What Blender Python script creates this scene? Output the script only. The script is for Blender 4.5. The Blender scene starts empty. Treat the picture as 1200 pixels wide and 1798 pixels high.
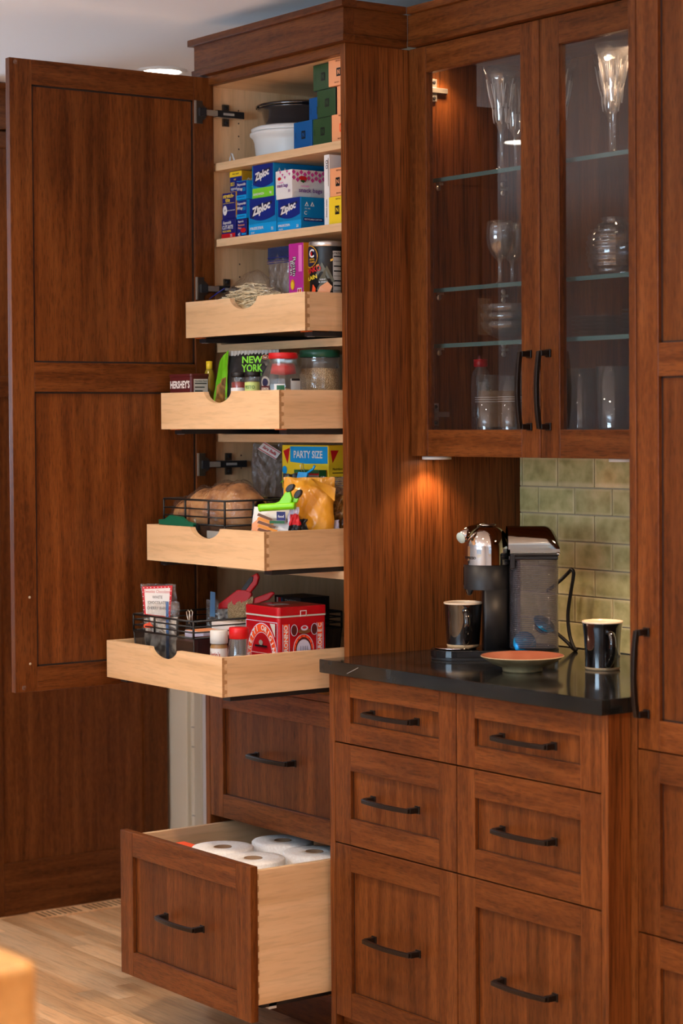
import bpy, bmesh, math, random
from mathutils import Vector, Matrix
random.seed(7)
S = bpy.context.scene
COL = S.collection
PI = math.pi

# ------------------------------------------------------------------ camera
cd = bpy.data.cameras.new('camera')
cam = bpy.data.objects.new('camera', cd); COL.objects.link(cam)
YAW, PIT, ROL = 0.93980, -0.02440, -0.00660
fwd = Vector((-math.sin(YAW)*math.cos(PIT), math.cos(YAW)*math.cos(PIT), math.sin(PIT)))
rt0 = Vector((math.cos(YAW), math.sin(YAW), 0)); up0 = rt0.cross(fwd)
cr, sr = math.cos(ROL), math.sin(ROL)
rt = rt0*cr + up0*sr; up = up0*cr - rt0*sr
M = Matrix((rt, up, -fwd)).transposed().to_4x4(); M.translation = Vector((3.9334, -2.8919, 1.4471))
cam.matrix_world = M
cd.sensor_fit = 'HORIZONTAL'; cd.sensor_width = 36.0
cd.lens = 3779.5/1200*36
cd.shift_y = -(899-832.7)/1200
cd.clip_start = 0.05
cd.dof.use_dof = True; cd.dof.focus_distance = 4.95; cd.dof.aperture_fstop = 6.3
S.camera = cam

# ------------------------------------------------------------------ world, exposure
w = bpy.data.worlds.new('sky'); S.world = w; w.use_nodes = True
w.node_tree.nodes['Background'].inputs[0].default_value = (0.62, 0.76, 1.0, 1)
w.node_tree.nodes['Background'].inputs[1].default_value = 1.0
S.view_settings.view_transform = 'Standard'; S.view_settings.look = 'None'
S.view_settings.exposure = 0.32; S.view_settings.gamma = 1.0; S.view_settings.use_curve_mapping = False

# ------------------------------------------------------------------ lights
WARM = (1.0, 0.78, 0.57)
def area(name, loc, size, power, color, rot=(0, 0, 0), sy=None, spread=PI):
    l = bpy.data.lights.new(name, 'AREA'); l.energy = power; l.color = color
    l.shape = 'RECTANGLE' if sy else 'DISK'; l.size = size
    if sy: l.size_y = sy
    l.spread = spread
    o = bpy.data.objects.new(name, l); o.location = loc; o.rotation_euler = rot; COL.objects.link(o); return o
CEIL = 2.44
DOWN = [(-1.281, 0.30, 1.5), (-1.886, -1.767, 7), (-0.15, -1.05, 9), (0.95, -1.05, 8), (2.2, -1.15, 15), (0.9, -2.5, 9),
        (2.3, -2.6, 19), (3.6, -1.6, 24), (4.2, -3.9, 12), (-0.6, -2.9, 9), (2.2, -4.0, 10)]
for i, (x, y, p) in enumerate(DOWN):
    area('downlight_beam', (x, y, CEIL-0.012), 0.10, p, WARM, spread=math.radians(125))
# daylight fill at three unseen windows, lamps tilted up to brighten the ceiling
area('window_daylight_fill', (1.6, -5.30, 1.55), 2.4, 210, (0.58, 0.80, 1.0), rot=(math.radians(150), 0, 0), sy=1.3, spread=math.radians(150))
area('window_daylight_fill', (6.05, -2.2, 1.5), 1.9, 30, (0.72, 0.86, 1.0), rot=(math.radians(155), 0, math.radians(90)), sy=1.2, spread=math.radians(140))
area('window_daylight_fill', (-4.85, -0.6, 1.5), 1.8, 125, (0.52, 0.76, 1.0), rot=(math.radians(148), 0, math.radians(-90)), sy=1.2, spread=math.radians(150))  # lamp added on the unseen left side to brighten the ceiling there

# ------------------------------------------------------------------ materials
def mat(name, color, rough=0.5, metal=0.0, coat=0.0, spec=0.5, trans=0.0, ior=1.45, emis=None, es=0, sss=0):
    m = bpy.data.materials.new(name); m.use_nodes = True
    b = m.node_tree.nodes['Principled BSDF']
    b.inputs['Base Color'].default_value = (*color, 1); b.inputs['Roughness'].default_value = rough
    b.inputs['Metallic'].default_value = metal; b.inputs['Coat Weight'].default_value = coat
    b.inputs['Specular IOR Level'].default_value = spec
    b.inputs['Transmission Weight'].default_value = trans; b.inputs['IOR'].default_value = ior
    if emis: b.inputs['Emission Color'].default_value = (*emis, 1); b.inputs['Emission Strength'].default_value = es
    return m
def srgb(r, g, b):
    f = lambda c: ((c/255+0.055)/1.055)**2.4 if c > 10 else c/255/12.92
    return (f(r), f(g), f(b))
class NT:
    def __init__(s, m): s.t = m.node_tree; s.b = s.t.nodes['Principled BSDF']
    def n(s, ty, **k):
        o = s.t.nodes.new(ty)
        for a, v in k.items():
            if a.startswith('i_'):
                o.inputs[int(a[2:]) if a[2:].isdigit() else a[2:].replace('_', ' ')].default_value = v
            else: setattr(o, a, v)
        return o
    def l(s, a, b): s.t.links.new(a, b)
def ramp(nt, fac, stops):
    r = nt.n('ShaderNodeValToRGB'); e = r.color_ramp.elements
    while len(e) < len(stops): e.new(0.5)
    for el, (p, c) in zip(e, stops): el.position = p; el.color = (*c, 1)
    nt.l(fac, r.inputs[0]); return r.outputs[0]
def coords(nt, scale, jitter=True):
    tc = nt.n('ShaderNodeTexCoord'); src = tc.outputs['Object']
    if jitter:
        oi = nt.n('ShaderNodeObjectInfo')
        mu = nt.n('ShaderNodeVectorMath', operation='MULTIPLY_ADD'); cx = nt.n('ShaderNodeCombineXYZ')
        for k in range(3): nt.l(oi.outputs['Random'], cx.inputs[k])
        nt.l(cx.outputs[0], mu.inputs[0]); mu.inputs[1].default_value = (7.3, 5.1, 9.7); nt.l(src, mu.inputs[2]); src = mu.outputs[0]
    mp = nt.n('ShaderNodeMapping'); mp.inputs['Scale'].default_value = scale
    nt.l(src, mp.inputs[0]); return mp.outputs[0], tc
def wood(name, dark, mid, light, axis='z', fine=150, flake=0.5, rough=0.36, boards=0, bump=0.12, tint=0.22, lines=0.5, spec=0.25):
    m = mat(name, mid, rough, spec=spec); nt = NT(m)
    ax = 'xyz'.index(axis)
    def sc(a, b): v = [a, a, a]; v[ax] = b; return tuple(v)
    v1, tc = coords(nt, sc(fine*2.4, fine*(0.22 if lines != 0.70 else 0.08))); v2, _ = coords(nt, sc(fine*0.30, fine*0.018)); v3, _ = coords(nt, sc(fine*0.8, fine*0.35))
    n1 = nt.n('ShaderNodeTexNoise', i_Detail=3.0, i_Roughness=0.6); n1.inputs['Scale'].default_value = 1; nt.l(v1, n1.inputs[0])
    n2 = nt.n('ShaderNodeTexNoise', i_Detail=3.0); n2.inputs['Scale'].default_value = 1; nt.l(v2, n2.inputs[0]); n2.inputs['Distortion'].default_value = 0.6
    n3 = nt.n('ShaderNodeTexNoise', i_Detail=1.0); n3.inputs['Scale'].default_value = 1; nt.l(v3, n3.inputs[0])
    c = ramp(nt, n2.outputs[0], [(0.28, dark), (0.5, mid), (0.74, light)])
    g = ramp(nt, n1.outputs[0], [(0.36, (1-lines,)*3), (0.52, (1, 1, 1))])
    mx = nt.n('ShaderNodeMix', data_type='RGBA', blend_type='MULTIPLY'); mx.inputs[0].default_value = 0.8
    nt.l(c, mx.inputs[6]); nt.l(g, mx.inputs[7]); out = mx.outputs[2]
    if flake:
        f = ramp(nt, n3.outputs[0], [(0.50, (0, 0, 0)), (0.66, (1, 1, 1))])
        ml = nt.n('ShaderNodeMath', operation='MULTIPLY'); nt.l(f, ml.inputs[0]); ml.inputs[1].default_value = flake*0.5
        m2 = nt.n('ShaderNodeMix', data_type='RGBA'); nt.l(ml.outputs[0], m2.inputs[0]); nt.l(out, m2.inputs[6]); m2.inputs[7].default_value = (*light, 1); out = m2.outputs[2]
    # per-object and per-board tone
    oi = nt.n('ShaderNodeObjectInfo'); val = oi.outputs['Random']
    if boards:
        sp = nt.n('ShaderNodeSeparateXYZ'); nt.l(tc.outputs['Object'], sp.inputs[0])
        dv = nt.n('ShaderNodeMath', operation='DIVIDE'); nt.l(sp.outputs[0], dv.inputs[0]); dv.inputs[1].default_value = boards
        ad = nt.n('ShaderNodeMath', operation='MULTIPLY_ADD'); nt.l(oi.outputs['Random'], ad.inputs[0]); ad.inputs[1].default_value = 31.7; nt.l(dv.outputs[0], ad.inputs[2])
        fl = nt.n('ShaderNodeMath', operation='FLOOR'); nt.l(ad.outputs[0], fl.inputs[0])
        wn = nt.n('ShaderNodeTexWhiteNoise', noise_dimensions='1D'); nt.l(fl.outputs[0], wn.inputs['W']); val = wn.outputs[0]
    mr = nt.n('ShaderNodeMapRange'); nt.l(val, mr.inputs[0]); mr.inputs[3].default_value = 1-tint; mr.inputs[4].default_value = 1+tint*0.6
    hs = nt.n('ShaderNodeHueSaturation'); nt.l(mr.outputs[0], hs.inputs['Value']); nt.l(out, hs.inputs['Color'])
    nt.l(hs.outputs[0], nt.b.inputs['Base Color'])
    bp = nt.n('ShaderNodeBump'); bp.inputs['Strength'].default_value = bump; bp.inputs['Distance'].default_value = 0.001
    nt.l(n1.outputs[0], bp.inputs['Height']); nt.l(bp.outputs[0], nt.b.inputs['Normal'])
    return m
OD, OM, OL = (0.076, 0.0190, 0.0034), (0.126, 0.0345, 0.0064), (0.186, 0.0570, 0.0125)
OAKV = wood('red_brown_oak_vertical', OD, OM, OL, 'z')
OAKH = wood('red_brown_oak_horizontal', OD, OM, OL, 'x')
OAKY = wood('red_brown_oak_depthwise', OD, OM, OL, 'y')
OAKP = wood('red_brown_oak_panel', OD, OM, OL, 'z', boards=0.067, flake=0.25, tint=0.20)
OAKD = wood('red_brown_oak_side', (0.105, 0.0275, 0.0055), (0.165, 0.0475, 0.0100), (0.225, 0.070, 0.0160), 'z', fine=105, flake=0.0, tint=0.08, lines=0.70, bump=0.2)
MD, MM, ML = (0.60, 0.37, 0.185), (0.70, 0.455, 0.25), (0.76, 0.52, 0.30)
MAPV = wood('clear_maple_vertical', MD, MM, ML, 'z', fine=60, flake=0, rough=0.42, bump=0.03, tint=0.06, lines=0.13)
MAPH = wood('clear_maple_horizontal', MD, MM, ML, 'x', fine=60, flake=0, rough=0.42, bump=0.03, tint=0.06, lines=0.13)
MAPY = wood('clear_maple_depthwise', MD, MM, ML, 'y', fine=60, flake=0, rough=0.42, bump=0.03, tint=0.06, lines=0.13)
MEND = wood('maple_end_grain', (0.36, 0.19, 0.085), (0.42, 0.23, 0.10), (0.5, 0.28, 0.13), 'y', fine=300, flake=0, tint=0.05, lines=0.2)
FLO = wood('blond_floorboard', (0.56, 0.285, 0.125), (0.74, 0.43, 0.215), (0.86, 0.57, 0.33), 'x', fine=55, flake=0, rough=0.3, bump=0.03, tint=0.34, lines=0.3, spec=0.5)
BLOCK = wood('honey_table_wood', (0.32, 0.15, 0.042), (0.39, 0.195, 0.063), (0.46, 0.25, 0.09), 'x', fine=60, flake=0, tint=0.03, lines=0.2)
BRONZE = mat('oil_rubbed_bronze', (0.028, 0.020, 0.016), 0.38, 0.75)
NICKEL = mat('nickel_hinge_metal', (0.62, 0.58, 0.50), 0.32, 0.85)
HDARK = mat('dark_nickel', (0.16, 0.14, 0.115), 0.28, 0.9)
STEELD = mat('dark_slide_steel', (0.05, 0.05, 0.055), 0.4, 0.7)
BLACKM = mat('matte_black', (0.012, 0.012, 0.013), 0.45)
BLACKP = mat('gloss_black_plastic', (0.008, 0.008, 0.009), 0.08)
BLACKG = mat('black_glaze', (0.006, 0.005, 0.005), 0.06, coat=1.0)
CHROME = mat('chrome', (0.62, 0.58, 0.54), 0.04, 1.0)
CREAM = mat('cream_glaze', (0.62, 0.50, 0.37), 0.2)
WHITEP = mat('white_plastic', (0.66, 0.65, 0.62), 0.35)
DARKGAP = mat('glaze_and_shade_line', (0.012, 0.005, 0.003), 0.6)
CLAYFOOT = mat('bare_tan_clay', (0.42, 0.30, 0.17), 0.6)
CLEARP = mat('milky_latch_plastic', (0.42, 0.40, 0.38), 0.4)
WIREB = mat('black_wire', (0.018, 0.017, 0.017), 0.4, 0.3)
ORANGEP = mat('orange_slide_part', (0.55, 0.10, 0.01), 0.45)
PAINT = mat('cream_wall_paint', (0.66, 0.60, 0.47), 0.6)
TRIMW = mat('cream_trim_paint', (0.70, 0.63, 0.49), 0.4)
ROOMW = mat('room_wall_paint', (0.66, 0.69, 0.74), 0.7)
LAV = mat('cool_grey_wall_paint', (0.50, 0.47, 0.47), 0.6)
CEILM = mat('ceiling_paint', (0.76, 0.79, 0.84), 0.8)
LENS = mat('downlight_lens', (1, 1, 1), 0.5, emis=(1.0, 0.90, 0.78), es=22)
PUCK = mat('puck_lens', (1, 1, 1), 0.5, emis=(1.0, 0.75, 0.5), es=12)

def flat(name, c, rough=0.45, **k): return mat(name, srgb(*c), rough, **k)
C = {n: flat('print_'+n, c) for n, c in dict(white=(222, 218, 214), black=(18, 18, 20), ink=(28, 28, 60), blue=(0, 66, 160), deep=(10, 36, 120), navy=(28, 30, 105),
    sky=(10, 150, 214), cyan=(0, 120, 175), lime=(120, 200, 45), green=(30, 92, 48), teal=(0, 88, 140), peach=(240, 160, 110), orange=(238, 80, 30), red=(190, 20, 28),
    crimson=(165, 8, 22), yellow=(235, 200, 40), gold=(205, 150, 30), magenta=(185, 40, 140), pink=(235, 120, 190), purple=(110, 50, 130), maroon=(78, 20, 22), grey=(150, 148, 142), silver=(190, 186, 178),
    brown=(110, 66, 36), olive=(140, 130, 50), pgreen=(190, 205, 120), amber=(225, 140, 30), cream=(228, 214, 190), hotpink=(200, 60, 140), lilac=(196, 192, 214)).items()}

def capsule_card(name, c): return mat(name, srgb(*c), 0.4, coat=0.15)
GREENC = capsule_card('dark_green_card', (40, 70, 38)); BLUEC = capsule_card('blue_card', (8, 80, 140)); PEACHC = capsule_card('peach_card', (235, 158, 108))

def glassmat(name, tint=(1, 1, 1), rough=0.0, ior=1.45):
    m = bpy.data.materials.new(name); m.use_nodes = True; t = m.node_tree; t.nodes.clear()
    g = t.nodes.new('ShaderNodeBsdfGlass'); g.inputs[0].default_value = (*tint, 1); g.inputs['Roughness'].default_value = rough; g.inputs['IOR'].default_value = ior
    o = t.nodes.new('ShaderNodeOutputMaterial'); t.links.new(g.outputs[0], o.inputs[0]); return m
def thin(name, tint=(0.95, 0.95, 0.95), gloss=1.0, rough=0.02, haze=0.0, hcol=(0.8, 0.8, 0.8), bump=0, bscale=40, ior=1.45):
    """thin transparent sheet: clear film with fresnel gloss and optional milky haze"""
    m = bpy.data.materials.new(name); m.use_nodes = True; t = m.node_tree; t.nodes.clear()
    tr = t.nodes.new('ShaderNodeBsdfTransparent'); tr.inputs[0].default_value = (*tint, 1)
    gl = t.nodes.new('ShaderNodeBsdfGlossy'); gl.inputs['Roughness'].default_value = rough; gl.inputs[0].default_value = (gloss, gloss, gloss, 1)
    fr = t.nodes.new('ShaderNodeFresnel'); fr.inputs[0].default_value = ior
    ge = t.nodes.new('ShaderNodeNewGeometry'); im = t.nodes.new('ShaderNodeMapRange'); im.inputs[3].default_value = ior; im.inputs[4].default_value = 1/ior
    t.links.new(ge.outputs['Backfacing'], im.inputs[0]); t.links.new(im.outputs[0], fr.inputs[0])      # a sheet reflects alike from both sides
    mx = t.nodes.new('ShaderNodeMixShader'); o = t.nodes.new('ShaderNodeOutputMaterial')
    base = tr.outputs[0]
    if haze:
        df = t.nodes.new('ShaderNodeBsdfDiffuse'); df.inputs[0].default_value = (*hcol, 1)
        m2 = t.nodes.new('ShaderNodeMixShader'); m2.inputs[0].default_value = haze
        t.links.new(base, m2.inputs[1]); t.links.new(df.outputs[0], m2.inputs[2]); base = m2.outputs[0]
    t.links.new(fr.outputs[0], mx.inputs[0]); t.links.new(base, mx.inputs[1]); t.links.new(gl.outputs[0], mx.inputs[2]); t.links.new(mx.outputs[0], o.inputs[0])
    if bump:
        tc = t.nodes.new('ShaderNodeTexCoord'); nz = t.nodes.new('ShaderNodeTexNoise'); nz.inputs['Scale'].default_value = bscale; nz.inputs['Detail'].default_value = 3; nz.inputs['Distortion'].default_value = 1.5
        bp = t.nodes.new('ShaderNodeBump'); bp.inputs['Strength'].default_value = bump; bp.inputs['Distance'].default_value = 0.01
        t.links.new(tc.outputs['Object'], nz.inputs[0]); t.links.new(nz.outputs[0], bp.inputs['Height'])
        t.links.new(bp.outputs[0], gl.inputs['Normal']); t.links.new(bp.outputs[0], fr.inputs['Normal'])
    return m
PANE = thin('cabinet_pane_glass', (0.90, 0.90, 0.90), 1.0, 0.0, haze=0.004, hcol=(0.5, 0.45, 0.42), ior=1.46)
SHELFG = thin('shelf_glass', (0.90, 0.93, 0.92), 1.0, 0.0, haze=0.015, hcol=(0.4, 0.5, 0.48), ior=1.4)
SHELFE = mat('polished_green_glass_edge', (0.085, 0.16, 0.15), 0.12, coat=0.5)
CRYSTAL = thin('clear_crystal', (0.93, 0.93, 0.93), 1.0, 0.015, haze=0.03, hcol=(0.9, 0.9, 0.9), ior=2.0)
CUT = thin('cut_crystal_facets', (0.8, 0.8, 0.8), 1.0, 0.1, haze=0.45, hcol=(0.95, 0.93, 0.9), ior=2.2)  # whitish haze in the colour stands in for the sparkle of the facets
FROST = thin('frosted_line', (0.9, 0.9, 0.9), 1.0, 0.3, haze=0.35, hcol=(0.9, 0.9, 0.9), ior=1.5)
TUMB = thin('thin_drinking_glass', (0.90, 0.92, 0.92), 1.0, 0.02, haze=0.035, hcol=(0.85, 0.88, 0.88), ior=2.1)
FILM = thin('clear_plastic_film', (0.93, 0.92, 0.90), 1.0, 0.12, haze=0.03, hcol=(0.75, 0.70, 0.66), bump=1.0, bscale=28, ior=1.5)
FILM2 = thin('cloudy_plastic_film', (0.80, 0.79, 0.78), 1.0, 0.16, haze=0.22, hcol=(0.35, 0.30, 0.28), bump=1.0, bscale=35, ior=1.7)
JARP = thin('clear_jar_plastic', (0.92, 0.92, 0.91), 1.0, 0.04, haze=0.05, hcol=(0.8, 0.78, 0.75), ior=1.6)
TANK = thin('smoky_tank_plastic', (0.62, 0.60, 0.66), 1.0, 0.06, haze=0.10, hcol=(0.45, 0.43, 0.48), ior=1.9)
DISH = mat('dark_smoked_glass', (0.012, 0.010, 0.012), 0.05, coat=1.0)
def noisy(name, cols, scale, rough=0.6, bump=0.0, metal=0.0, detail=3, sc3=(1, 1, 1), dist=0.0, vor=False):
    m = mat(name, cols[0][1], rough, metal); nt = NT(m); v, _ = coords(nt, tuple(scale*k for k in sc3))
    if vor: n = nt.n('ShaderNodeTexVoronoi'); n.inputs['Scale'].default_value = 1; nt.l(v, n.inputs[0]); f = n.outputs[0]
    else: n = nt.n('ShaderNodeTexNoise', i_Detail=float(detail)); n.inputs['Scale'].default_value = 1; n.inputs['Distortion'].default_value = dist; nt.l(v, n.inputs[0]); f = n.outputs[0]
    nt.l(ramp(nt, f, cols), nt.b.inputs['Base Color'])
    if bump:
        b = nt.n('ShaderNodeBump'); b.inputs['Strength'].default_value = bump; b.inputs['Distance'].default_value = 0.004; nt.l(f, b.inputs['Height']); nt.l(b.outputs[0], nt.b.inputs['Normal'])
    return m
STONE = noisy('black_soapstone', [(0.35, (0.006, 0.0065, 0.0065)), (0.6, (0.016, 0.0165, 0.016)), (0.8, (0.03, 0.031, 0.030))], 14, 0.10, detail=6)
GRAIN = noisy('tan_grain', [(0.1, (0.25, 0.14, 0.05)), (0.5, (0.55, 0.36, 0.17)), (0.9, (0.72, 0.52, 0.28))], 420, 0.8, 0.8, vor=True)
BREAD = noisy('bread_crust', [(0.33, (0.17, 0.062, 0.018)), (0.52, (0.38, 0.165, 0.055)), (0.75, (0.55, 0.30, 0.12))], 26, 0.65, 0.25, detail=8)
NOOD = noisy('pale_noodle', [(0.3, (0.62, 0.47, 0.26)), (0.7, (0.80, 0.66, 0.42))], 60, 0.5)
PAPER = noisy('paper_towel', [(0.4, (0.80, 0.76, 0.71)), (0.6, (0.88, 0.85, 0.80))], 220, 0.9, 0.35)
CARD = mat('cardboard_core', (0.30, 0.18, 0.10), 0.8)
CHIPS = noisy('dark_crinkled_snacks', [(0.3, (0.025, 0.012, 0.006)), (0.5, (0.22, 0.11, 0.03)), (0.62, (0.45, 0.25, 0.07)), (0.75, (0.10, 0.03, 0.02))], 30, 0.25, 0.6, dist=1.0)
AMBERF = noisy('amber_foil', [(0.3, (0.50, 0.20, 0.012)), (0.6, (0.72, 0.33, 0.03)), (0.8, (0.80, 0.42, 0.12))], 14, 0.22, 0.35, dist=0.8)
NUTS = noisy('brown_nuts', [(0.1, (0.14, 0.06, 0.02)), (0.5, (0.42, 0.24, 0.10)), (0.9, (0.7, 0.5, 0.3))], 110, 0.6, 0.8, vor=True)
BARK = noisy('white_bark_candy', [(0.35, (0.12, 0.10, 0.09)), (0.5, (0.5, 0.47, 0.42)), (0.65, (0.78, 0.75, 0.68))], 45, 0.4, 0.4, dist=1)
def meshmat(name, cell=0.004, col=(0.03, 0.03, 0.03)):
    """woven wire mesh: fine open wire lattice too small to model"""
    m = bpy.data.materials.new(name); m.use_nodes = True; t = m.node_tree; b = t.nodes['Principled BSDF']
    b.inputs['Base Color'].default_value = (*col, 1); b.inputs['Metallic'].default_value = 0.5; b.inputs['Roughness'].default_value = 0.4
    tc = t.nodes.new('ShaderNodeTexCoord'); mp = t.nodes.new('ShaderNodeMapping'); mp.inputs['Rotation'].default_value = (0.0, PI/4, 0.0)
    mp.inputs['Rotation'].default_value = (PI/4, PI/4, 0); t.links.new(tc.outputs['Object'], mp.inputs[0])
    sp = t.nodes.new('ShaderNodeSeparateXYZ'); t.links.new(tc.outputs['Object'], sp.inputs[0])
    xy = t.nodes.new('ShaderNodeMath'); xy.operation = 'ADD'; t.links.new(sp.outputs[0], xy.inputs[0]); t.links.new(sp.outputs[1], xy.inputs[1])
    outs = []
    for sgn in (1, -1):
        a = t.nodes.new('ShaderNodeMath'); a.operation = 'MULTIPLY_ADD'; t.links.new(sp.outputs[2], a.inputs[0]); a.inputs[1].default_value = sgn; t.links.new(xy.outputs[0], a.inputs[2])
        d = t.nodes.new('ShaderNodeMath'); d.operation = 'PINGPONG'; t.links.new(a.outputs[0], d.inputs[0]); d.inputs[1].default_value = cell/2
        g = t.nodes.new('ShaderNodeMath'); g.operation = 'LESS_THAN'; t.links.new(d.outputs[0], g.inputs[0]); g.inputs[1].default_value = cell*0.16; outs.append(g)
    mxx = t.nodes.new('ShaderNodeMath'); mxx.operation = 'MAXIMUM'; t.links.new(outs[0].outputs[0], mxx.inputs[0]); t.links.new(outs[1].outputs[0], mxx.inputs[1])
    t.links.new(mxx.outputs[0], b.inputs['Alpha']); return m
WMESH = meshmat('black_wire_mesh')
def tilemat():
    m = mat('olive_green_glaze', srgb(140, 140, 96), 0.12, coat=0.6); nt = NT(m); v, tc = coords(nt, (26, 26, 26))
    n = nt.n('ShaderNodeTexNoise', i_Detail=3.0); n.inputs['Scale'].default_value = 1; nt.l(v, n.inputs[0])
    c = ramp(nt, n.outputs[0], [(0.3, srgb(156, 150, 98)), (0.5, srgb(184, 174, 120)), (0.72, srgb(204, 192, 140))])
    # glaze pools thin and pale towards the edges of each tile
    sp = nt.n('ShaderNodeSeparateXYZ'); nt.l(tc.outputs['Object'], sp.inputs[0])
    es = []
    for k, h in ((0, 0.062), (2, 0.0300)):
        a = nt.n('ShaderNodeMath', operation='ABSOLUTE'); nt.l(sp.outputs[k], a.inputs[0])
        r = nt.n('ShaderNodeMapRange'); nt.l(a.outputs[0], r.inputs[0]); r.inputs[1].default_value = h-0.007; r.inputs[2].default_value = h; es.append(r)
    mx = nt.n('ShaderNodeMath', operation='MAXIMUM'); nt.l(es[0].outputs[0], mx.inputs[0]); nt.l(es[1].outputs[0], mx.inputs[1])
    ml = nt.n('ShaderNodeMath', operation='MULTIPLY'); nt.l(mx.outputs[0], ml.inputs[0]); ml.inputs[1].default_value = 0.55
    m2 = nt.n('ShaderNodeMix', data_type='RGBA'); nt.l(ml.outputs[0], m2.inputs[0]); nt.l(c, m2.inputs[6]); m2.inputs[7].default_value = (*srgb(224, 208, 164), 1)
    oi = nt.n('ShaderNodeObjectInfo'); mr = nt.n('ShaderNodeMapRange'); nt.l(oi.outputs['Random'], mr.inputs[0]); mr.inputs[3].default_value = 0.85; mr.inputs[4].default_value = 1.1
    hs = nt.n('ShaderNodeHueSaturation'); nt.l(mr.outputs[0], hs.inputs['Value']); nt.l(m2.outputs[2], hs.inputs['Color']); nt.l(hs.outputs[0], nt.b.inputs['Base Color'])
    b = nt.n('ShaderNodeBump'); b.inputs['Strength'].default_value = 0.25; b.inputs['Distance'].default_value = 0.003; nt.l(n.outputs[0], b.inputs['Height']); nt.l(b.outputs[0], nt.b.inputs['Normal'])
    return m
TILE = tilemat(); GROUT = mat('pale_grout', srgb(176, 160, 132), 0.9)

# ------------------------------------------------------------------ mesh builder
class MB:
    def __init__(s): s.v = []; s.f = []; s.m = []; s.mats = []; s.sm = []
    def mi(s, m):
        if m not in s.mats: s.mats.append(m)
        return s.mats.index(m)
    def add(s, vs, fs, m, smooth=False):
        o = len(s.v); s.v += [tuple(v) for v in vs]; k = s.mi(m)
        for f in fs: s.f.append([o+i for i in f]); s.m.append(k); s.sm.append(smooth)
        return s
    def box(s, x0, x1, y0, y1, z0, z1, m, **fm):
        """fm: per-face materials xp xn yp yn zp zn"""
        if x0 > x1: x0, x1 = x1, x0
        if y0 > y1: y0, y1 = y1, y0
        if z0 > z1: z0, z1 = z1, z0
        vs = [(x, y, z) for x in (x0, x1) for y in (y0, y1) for z in (z0, z1)]
        F = dict(xn=(0, 1, 3, 2), xp=(4, 6, 7, 5), yn=(0, 4, 5, 1), yp=(2, 3, 7, 6), zn=(0, 2, 6, 4), zp=(1, 5, 7, 3))
        o = len(s.v); s.v += vs
        for k, f in F.items(): s.f.append([o+i for i in f]); s.m.append(s.mi(fm.get(k, m))); s.sm.append(False)
        return s
    def lathe(s, prof, cx, cy, m, n=32, z0=0, sx=1, sy=1, rot=0, close=False, mats=None, smooth=True):
        """prof: (r,z) list; surface of revolution about z"""
        o = len(s.v); k = len(prof)
        for i in range(n):
            a = 2*PI*i/n+rot
            for r, z in prof: s.v.append((cx+r*math.cos(a)*sx, cy+r*math.sin(a)*sy, z0+z))
        for i in range(n):
            j = (i+1) % n
            for q in range(k-1):
                s.f.append([o+i*k+q, o+j*k+q, o+j*k+q+1, o+i*k+q+1]); s.m.append(s.mi(mats[q] if mats else m)); s.sm.append(smooth)
        if close:
            s.f.append([o+i*k for i in range(n)][::-1]); s.m.append(s.mi(m)); s.sm.append(False)
            s.f.append([o+i*k+k-1 for i in range(n)]); s.m.append(s.mi(mats[-1] if mats else m)); s.sm.append(False)
        return s
    def prism(s, pts, a, b, m, axis='z', smooth=False, cap=None):
        """polygon pts extruded along axis from a to b; pts in the other two axes (cyclic order)"""
        n = len(pts); P3 = {'z': lambda p, t: (p[0], p[1], t), 'y': lambda p, t: (p[0], t, p[1]), 'x': lambda p, t: (t, p[0], p[1])}[axis]
        vs = [P3(p, a) for p in pts]+[P3(p, b) for p in pts]
        o = len(s.v); s.v += vs; k = s.mi(m); kc = s.mi(cap or m)
        for i in range(n): j = (i+1) % n; s.f.append([o+i, o+j, o+n+j, o+n+i]); s.m.append(k); s.sm.append(smooth)
        s.f.append([o+i for i in range(n)][::-1]); s.f.append([o+n+i for i in range(n)]); s.m += [kc, kc]; s.sm += [False, False]
        return s
    def tube(s, path, r, m, n=8, ry=None, closed=False, upv=(0, 0, 1), smooth=True):
        P = [Vector(p) for p in path]; o = len(s.v); K = len(P); rr = r if isinstance(r, (list, tuple)) else [r]*K
        for i, p in enumerate(P):
            if closed: d = P[(i+1) % K]-P[i-1]
            else: d = P[min(i+1, K-1)]-P[max(i-1, 0)]
            d.normalize(); U = Vector(upv)
            if abs(d.dot(U)) > 0.95: U = Vector((1, 0, 0)) if abs(d.x) < 0.9 else Vector((0, 1, 0))
            A = d.cross(U).normalized(); B = A.cross(d).normalized()
            for q in range(n):
                t = 2*PI*(q+0.5)/n; v = p+A*math.cos(t)*rr[i]+B*math.sin(t)*((ry or 1)*rr[i] if ry else rr[i]); s.v.append(tuple(v))
        k = s.mi(m)
        for i in range(K if closed else K-1):
            j = (i+1) % K
            for q in range(n): w_ = (q+1) % n; s.f.append([o+i*n+q, o+i*n+w_, o+j*n+w_, o+j*n+q]); s.m.append(k); s.sm.append(smooth)
        if not closed:
            s.f.append([o+q for q in range(n)][::-1]); s.f.append([o+(K-1)*n+q for q in range(n)]); s.m += [k, k]; s.sm += [False, False]
        return s
    def grid(s, fn, nu, nv, m, smooth=True, mf=None, wrap=False):
        o = len(s.v)
        for i in range(nu+1):
            for j in range(nv+1): s.v.append(tuple(fn(i/nu, j/nv)))
        for i in range(nu):
            for j in range(nv):
                a = o+i*(nv+1)+j; s.f.append([a, a+nv+1, a+nv+2, a+1]); s.m.append(s.mi(mf((i+.5)/nu, (j+.5)/nv) if mf else m)); s.sm.append(smooth)
        return s
    def xf(s, fn, start=0): s.v[start:] = [tuple(fn(Vector(v))) for v in s.v[start:]]; return s
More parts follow.
